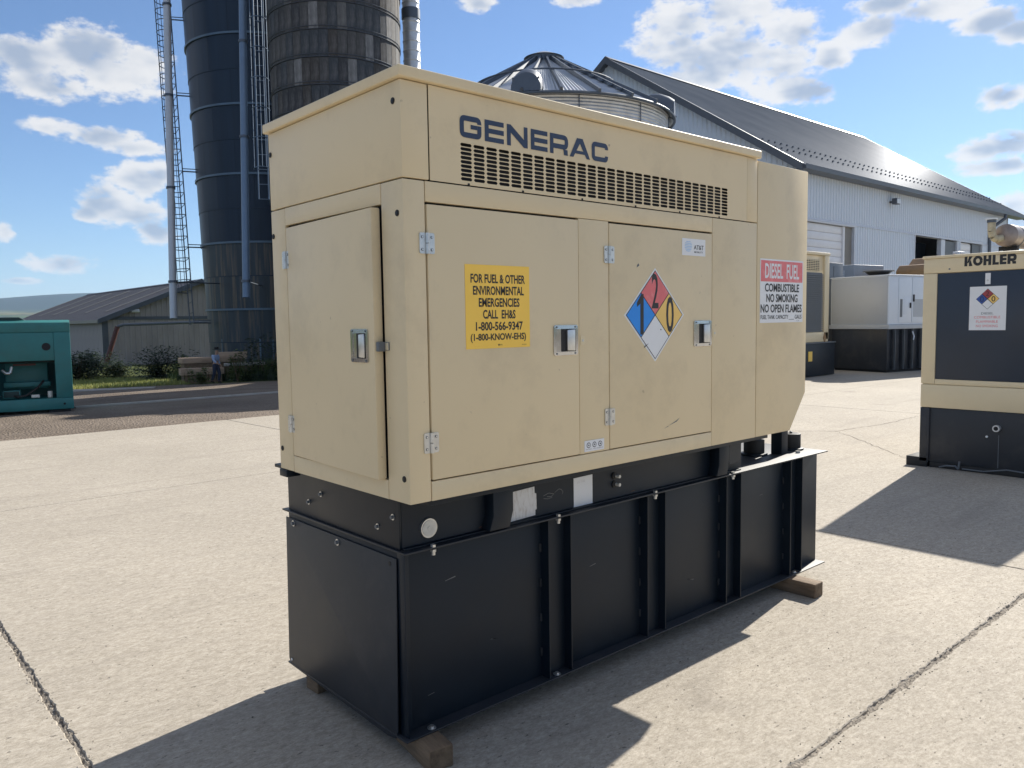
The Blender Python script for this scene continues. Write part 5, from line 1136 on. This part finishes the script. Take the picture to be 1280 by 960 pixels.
# ---------------------------------------------------------------- low shed
def shed():
    X0, X1, Y0, Y1 = 11.0, 22.2, 47.1, 73; YZ = 0; EZ = 2.03; XR = 16.6; RZ = 4.30; g = -.95; O = (X0, Y0, g)
    r = thing('metal_shed', 'low grey metal shed with a shallow dark roof left of the silos', 'shed', O)
    def P(name, fn, parent=r, bevel=0, **k): m = MB(O); fn(m); return m.build(name, parent, bevel=bevel, **k)
    pw = .92; k = 0; x = 0; Wd = X1 - X0
    top = lambda x: EZ - g + min(x, Wd - x) * (RZ - EZ) / (XR - X0) - .04
    while x < Wd - .05:
        w = min(pw, Wd - x); m = MB(); Pp = []
        for i in range(round(w / .306)): s0 = i * .306; Pp += [(s0, 0), (s0 + .2, 0), (s0 + .225, -.03), (s0 + .27, -.03), (s0 + .3, 0)]
        Pp.append((w, 0)); N = len(Pp); m.add([(x + s_, d, 0) for s_, d in Pp] + [(x + s_, d, top(min(Wd, x + s_))) for s_, d in Pp], [(i, i + 1, N + i + 1, N + i) for i in range(N - 1)], SHEDW); m.build('gable_panel', r, fixn=False, smooth=False); x += pw
    sp = ribbed_panel(.92, EZ - g, .306, .03, SHEDW).build('wall_panel', r, fixn=False, smooth=False); n = int((Y1 - Y0) / .92)
    for k in range(n):
        o = sp if k == 0 else inst(sp, r); o.location = (0, (k + 1) * .92, 0); o.rotation_euler = (0, 0, -math.pi / 2)
    P('back_wall', lambda m: m.box(X1 - .05, X1, Y0 + .05, Y1, g, EZ, SHEDW))
    sl = math.hypot(RZ - EZ, XR - X0); an = math.atan2(RZ - EZ, XR - X0); ov = .3
    rp = ribbed_panel(.92, sl + ov, .306, .025, SHEDR).build('roof_panel', r, fixn=False, smooth=False); rp2 = inst(rp, r)
    sk = ribbed_panel(.32, sl * .72, .306, .03, SHEDS).build('roof_strip', r, fixn=False, smooth=False); first = True
    zE = EZ - g - ov * math.tan(an) + .08
    Rl = Matrix.Rotation(-math.pi / 2, 4, 'Z') @ Matrix.Rotation(-(math.pi / 2 - an), 4, 'X')
    Rr = Matrix.Rotation(math.pi / 2, 4, 'Z') @ Matrix.Rotation(-(math.pi / 2 - an), 4, 'X')
    for k in range(n + 1):
        o = rp if k == 0 else inst(rp, r); o.location = (-ov, -.3 + (k + 1) * .92, zE); o.rotation_euler = Rl.to_euler()
        o = rp2 if k == 0 else inst(rp, r); o.location = (Wd + ov, -.3 + k * .92, zE); o.rotation_euler = Rr.to_euler()
        if k % 5 == 3:
            o = sk if first else inst(sk, r); first = False; o.location = (-ov + 1.3 * math.cos(an), -.3 + k * .92 + .5, zE + 1.3 * math.sin(an) + .05); o.rotation_euler = Rl.to_euler()
    for s_ in (0, 1):
        a = (X0 - ov, EZ - ov * math.tan(an)) if s_ == 0 else (X1 + ov, EZ - ov * math.tan(an))
        P('rake_trim', lambda m: m.prism([(a[0], a[1] - .12), (XR, RZ - .12), (XR, RZ + .16), (a[0], a[1] + .16)], 'y', Y0 - .38, Y0 - .30, TRIMD))
    P('ridge_cap', lambda m: m.prism([(XR - .2, RZ + .06), (XR, RZ + .15), (XR + .2, RZ + .06), (XR, RZ + .10)], 'y', Y0 - .3, Y1, SHEDR))
    P('eave_trim', lambda m: m.box(X0 - ov - .03, X0 - ov + .02, Y0 - .3, Y1, EZ - .2, EZ - .02, SHEDS))
    P('belt_trim', lambda m: m.box(X0, X1, Y0 - .06, Y0 - .032, EZ - .02, EZ + .16, TRIMD)); P('corner_trim', lambda m: m.box(X0 - .04, X0 + .28, Y0 - .05, Y0 - .031, g, EZ - .03, TRIMD))
    P('wall_lamp', lambda m: (m.box(12.5, 12.95, Y0 - .35, Y0 - .1, 2.42, 2.62, GALV), m.box(12.65, 12.8, Y0 - .1, Y0 - .0, 2.45, 2.6, GALVD)), bevel=.03)
shed()
r = thing('drain_pipe', 'dark red pipe sloping up beside the shed corner and on to the silo', 'pipe', (10.9, 45.9, -.9))
m = MB((10.9, 45.9, -.9)); m.tube([(10.6, 45.9, -.95), (11.42, 45.7, 1.62)], .13, RUSTP, 10); m.build('sloping_pipe', r)
m = MB((10.9, 45.9, -.9)); m.tube([(11.42, 45.7, 1.62), (11.7, 45.6, 1.72), (14.8, 42.4, 1.80), (14.6, 37.5, 1.9)], .085, TRIMD, 10); m.build('level_pipe', r)


# ---------------------------------------------------------------- lumber, person, vegetation
def lumber():
    for i, (px, py, D, L, h, w, rz, mt, lab) in enumerate([
        (252, 464, 29.2, 1.5, .24, .5, 10, LUMB, 'lower pale timber baulk lying in the grass left of the person'),
        (256, 450, 30.4, 1.8, .20, .7, 14, LUMB, 'upper long timber baulk stacked behind the lower one'),
        (291, 444, 31.0, 1.05, .26, .5, -4, LUMB, 'short tan timber baulk end at right of the person'),
        (306, 455, 30.4, 1.5, .10, .4, 4, PALEM, 'thin pale plank sticking out of the weeds at right of the beams')]):
        p = to_pt(px, py, D); g = thing('lumber', lab, 'timber', (p.x, p.y, p.z - h / 2), R(-20 + rz))
        m = MB(); m.box(-L / 2, L / 2, -w / 2, w / 2, 0, h, mt); m.build('beam', g, bevel=.012)
        z = p.z - h / 2 - gz(p.x, p.y)
        if z > .05:
            m = MB(); m.box(-L / 2 + .08, L / 2 - .08, -w / 2 + .04, w / 2 - .04, -z - .1, -.001, WOOD); m.build('lower_timber', g)
lumber()


def skin_obj(name, verts, edges, radii, mt, parent, root=0, sub=1):
    me = bpy.data.meshes.new(name); me.from_pydata(verts, edges, []); o = bpy.data.objects.new(name, me); C.objects.link(o)
    md = o.modifiers.new('s', 'SKIN'); md.use_smooth_shade = True
    sv = me.skin_vertices[0].data if me.skin_vertices else None
    if sv is None: me.attributes.new; 
    for i, v in enumerate(me.skin_vertices[0].data):
        rr = radii[i]; v.radius = (rr, rr) if isinstance(rr, (int, float)) else rr
        v.use_root = (i == root)
    ms = o.modifiers.new('d', 'SUBSURF'); ms.levels = sub; ms.render_levels = sub
    me.materials.append(mt)
    dg = bpy.context.evaluated_depsgraph_get(); nm = bpy.data.meshes.new_from_object(o.evaluated_get(dg)); bpy.data.objects.remove(o)
    if not nm.materials: nm.materials.append(mt)
    n = bpy.data.objects.new(name, nm); C.objects.link(n); n.parent = parent; return n


def person():
    p = to_pt(271, 483, 28.0); g0 = gz(p.x, p.y)
    r = thing('person', 'person in a black hat, blue shirt and dark trousers walking by the weeds', 'person', (p.x, p.y, g0), R(-60))
    # local +x is the walking direction; height 1.28
    k = 1.27
    V = {'pel': (0, 0, .50), 'wst': (0, 0, .58), 'chs': (.012, 0, .70), 'nk0': (.016, 0, .775), 'nk': (.03, 0, .815), 'hd': (.045, 0, .875), 'hd2': (.045, 0, .935),
         'shL': (.012, .095, .765), 'elL': (-.03, .125, .64), 'wrL': (.035, .13, .53), 'haL': (.06, .125, .495),
         'shR': (.012, -.095, .765), 'elR': (.03, -.125, .645), 'wrR': (.12, -.11, .575), 'haR': (.155, -.10, .56),
         'hiL': (0, .055, .475), 'knL': (.07, .055, .27), 'anL': (.03, .055, .055), 'toL': (.10, .058, .022),
         'hiR': (0, -.055, .475), 'knR': (-.02, -.055, .265), 'anR': (-.11, -.055, .07), 'toR': (-.05, -.058, .022)}
    E = [('pel', 'wst'), ('wst', 'chs'), ('chs', 'nk0'), ('nk0', 'nk'), ('nk', 'hd'), ('hd', 'hd2'), ('chs', 'shL'), ('shL', 'elL'), ('elL', 'wrL'), ('wrL', 'haL'), ('chs', 'shR'), ('shR', 'elR'), ('elR', 'wrR'), ('wrR', 'haR'),
         ('pel', 'hiL'), ('hiL', 'knL'), ('knL', 'anL'), ('anL', 'toL'), ('pel', 'hiR'), ('hiR', 'knR'), ('knR', 'anR'), ('anR', 'toR')]
    Rd = dict(pel=.068, wst=.062, chs=.075, nk0=.045, nk=.028, hd=.052, hd2=.045, shL=.036, elL=.026, wrL=.018, haL=.02, shR=.036, elR=.026, wrR=.018, haR=.02, hiL=.055, knL=.036, anL=.024, toL=.02, hiR=.055, knR=.036, anR=.024, toR=.02)
    names = list(V); 
    def mk(nm, keys, ex, mt, root):
        ks = [q for q in names if q in keys]; vs = [tuple(c * k for c in V[q]) for q in ks]; es = [(ks.index(a), ks.index(b)) for a, b in E if a in ks and b in ks]
        return skin_obj(nm, vs, es, [(Rd[q] + ex) * k for q in ks], mt, r, ks.index(root))
    mk('body', names, 0, SKIN, 'pel')
    mk('trousers', ['pel', 'wst', 'hiL', 'knL', 'anL', 'hiR', 'knR', 'anR'], .010, TROUS, 'pel')
    mk('shirt', ['wst', 'chs', 'nk0', 'shL', 'elL', 'wrL', 'shR', 'elR', 'wrR'], .012, SHIRT, 'chs')
    m = MB(); z = .945 * k; m.cyl((.05 * k, 0, z), (.05 * k, 0, z + .012), .115 * k, HATM, n=24); m.cyl((.045 * k, 0, z + .012), (.045 * k, 0, z + .09), .062 * k, HATM, n=20, r1=.055 * k); m.build('hat', r)
    m = MB()
    for s_ in (-1, 1): m.tube([(-.075 * k, s_ * .05 * k, .57 * k), (-.085 * k, s_ * .02 * k, .68 * k), (-.05 * k, s_ * .045 * k, .79 * k)], .012, TROUS, 6)
    m.build('braces', r)
    for s_, q in ((1, 'L'), (-1, 'R')):
        a = V['an' + q]; t = V['to' + q]; m = MB(); m.cyl((a[0] * k - .01, a[1] * k, a[2] * k - .01), (t[0] * k + .02, t[1] * k, .028), .038, HATM, n=10, r1=.026); m.build('shoe', r, bevel=.006)
    # face: nose, and five curled fingers with a thumb on each hand
    m = MB(); m.cyl((.095 * k, 0, .885 * k), (.112 * k, 0, .872 * k), .008, SKIN, n=6); m.build('nose', r)
    for q in 'LR':
        h = Vector(V['ha' + q]) * k; m = MB()
        for i in range(4): m.tube([h + Vector((.01, (i - 1.5) * .011, -.01)), h + Vector((.03, (i - 1.5) * .011, -.03 - .003 * (i in (1, 2)))), h + Vector((.025, (i - 1.5) * .011, -.05))], .0055, SKIN, 5)
        m.tube([h + Vector((.012, .022, .0)), h + Vector((.032, .024, -.018))], .006, SKIN, 5); m.build('hand', r)
person()


def leaves(cx, cy, n, rx, ry, h, size, mt, rn, up=.5, base=0):
    m = MB((cx, cy, gz(cx, cy)))
    # clumpy crown: leaf tips gather round a few shoots
    shoots = [(cx + rn.gauss(0, rx * .5), cy + rn.gauss(0, ry * .5), rn.uniform(.35, 1) * h) for _ in range(max(5, n // 60))]
    for k in range(n):
        sx, sy, sh = rn.choice(shoots); t = rn.random() ** .7; x = sx + rn.gauss(0, rx * .22 * (1.2 - t * .6)); y = sy + rn.gauss(0, ry * .22 * (1.2 - t * .6)); z = gz(x, y) + base + sh * t + rn.gauss(0, .04)
        z = max(z, gz(x, y) + .02); a = rn.random() * 6.28; e = rn.uniform(-.2, 1) * up; d = Vector((math.cos(a), math.sin(a), e)).normalized() * size * rn.uniform(.6, 1.3); s_ = Vector((-math.sin(a), math.cos(a), rn.uniform(-.5, .5))).normalized() * size * .28
        c = Vector((x, y, z)); m.add([c - d * .5, c + s_, c + d * .5, c - s_], [(0, 1, 2, 3)], mt)
    return m


def plants():
    rn = random.Random(21)
    def bush(px, py, D, n, rx, h, mt, size, label, name='bush', cat='bush'):
        p = to_pt(px, py, D); m = leaves(p.x, p.y, n, rx, rx * .8, h, size, mt, rn); r = thing(name, label, cat, (p.x, p.y, gz(p.x, p.y)))
        o = m.build('foliage', r, fixn=False, smooth=False)
        m2 = MB((p.x, p.y, gz(p.x, p.y)))
        for k in range(6): a = rn.random() * 6.28; q = rx * .5; m2.cyl((p.x, p.y, gz(p.x, p.y) - .05), (p.x + math.cos(a) * q, p.y + math.sin(a) * q, gz(p.x, p.y) + h * .7), .02, WOOD, n=5, r1=.006)
        m2.build('stem', r)
    bush(98, 470, 33, 2600, .85, 1.35, LEAFD, .13, 'dark bush beside the teal generator, against the shed')
    bush(118, 466, 36, 2600, 1.0, 1.25, LEAFD, .13, 'dark spreading bush at the shed corner')
    bush(150, 466, 36, 2000, .9, .75, LEAFD, .12, 'low dark bush along the shed wall right of the red pipe')
    bush(205, 462, 34, 3400, .95, 1.45, LEAFD, .13, 'tallest rounded dark bush in front of the shed wall')
    bush(228, 462, 32, 700, .40, 1.1, LEAFL, .11, 'pale green leafy weed clump between the bush and the timber', 'weed_clump', 'plant')
    bush(251, 479, 27.8, 500, .30, .65, LEAFL, .12, 'bright green corn-like weed clump left of the person', 'weed_clump', 'plant')
    bush(297, 474, 28.8, 550, .30, 1.25, LEAFL, .12, 'tall bright weed clump just right of the person', 'weed_clump', 'plant')
    bush(335, 468, 29.5, 1300, .8, 1.7, LEAFD, .13, 'tall dark weeds at the foot of the silo beside the generator', 'weed_clump', 'plant')

    def blades(poly, n, h, mt, name):
        m = MB(); xs = [q[0] for q in poly]; ys = [q[1] for q in poly]
        def inside(x, y):
            c = False
            for i in range(len(poly)):
                x1, y1 = poly[i]; x2, y2 = poly[i - 1]
                if (y1 > y) != (y2 > y) and x < (x2 - x1) * (y - y1) / (y2 - y1) + x1: c = not c
            return c
        k = 0
        while k < n:
            x = rn.uniform(min(xs), max(xs)); y = rn.uniform(min(ys), max(ys))
            if not inside(x, y): continue
            k += 1; a = rn.random() * 6.28; hh = h * rn.uniform(.4, 1.2); w = .018; z = gz(x, y); c, s_ = math.cos(a), math.sin(a)
            m.add([(x - c * w, y - s_ * w, z), (x + c * w, y + s_ * w, z), (x + c * w * .5 + s_ * hh * .3, y + s_ * w * .5 - c * hh * .3, z + hh)], [(0, 1, 2)], mt)
        o = m.build(name, fixn=False, smooth=False); tag(o, kind='stuff')
        return o
    blades([(3.2, 30.0), (5.3, 28.2), (8.6, 26.6), (9.4, 30), (7.5, 36), (3.5, 36)], 12000, .16, LEAFY, 'grass')
    blades([(8.6, 27.2), (9.8, 27.0), (11.0, 24.4), (13, 22.8), (17, 24), (13, 33), (9.0, 31)], 9000, .42, LEAFD, 'weeds')
    blades([(10.4, 26.6), (11.4, 24.9), (13.5, 23.4), (15, 25), (12.5, 29.5), (10.2, 28)], 3500, .75, LEAFL, 'tall_grass')
plants()


# ---------------------------------------------------------------- air
mh = bpy.data.materials.new('hazy_air'); mh.use_nodes = True; N = mh.node_tree.nodes; N.remove(N['Principled BSDF'])
vol = N.new('ShaderNodeVolumePrincipled'); vol.inputs['Density'].default_value = 0.00008; vol.inputs['Color'].default_value = (.50, .72, 1, 1); vol.inputs['Anisotropy'].default_value = .2
mh.node_tree.links.new(vol.outputs[0], N['Material Output'].inputs['Volume'])
mb = MB(); mb.box(-9400, 9400, -9400, 9400, -60, 420, mh); hz = mb.build('haze', smooth=False); tag(hz, kind='stuff')
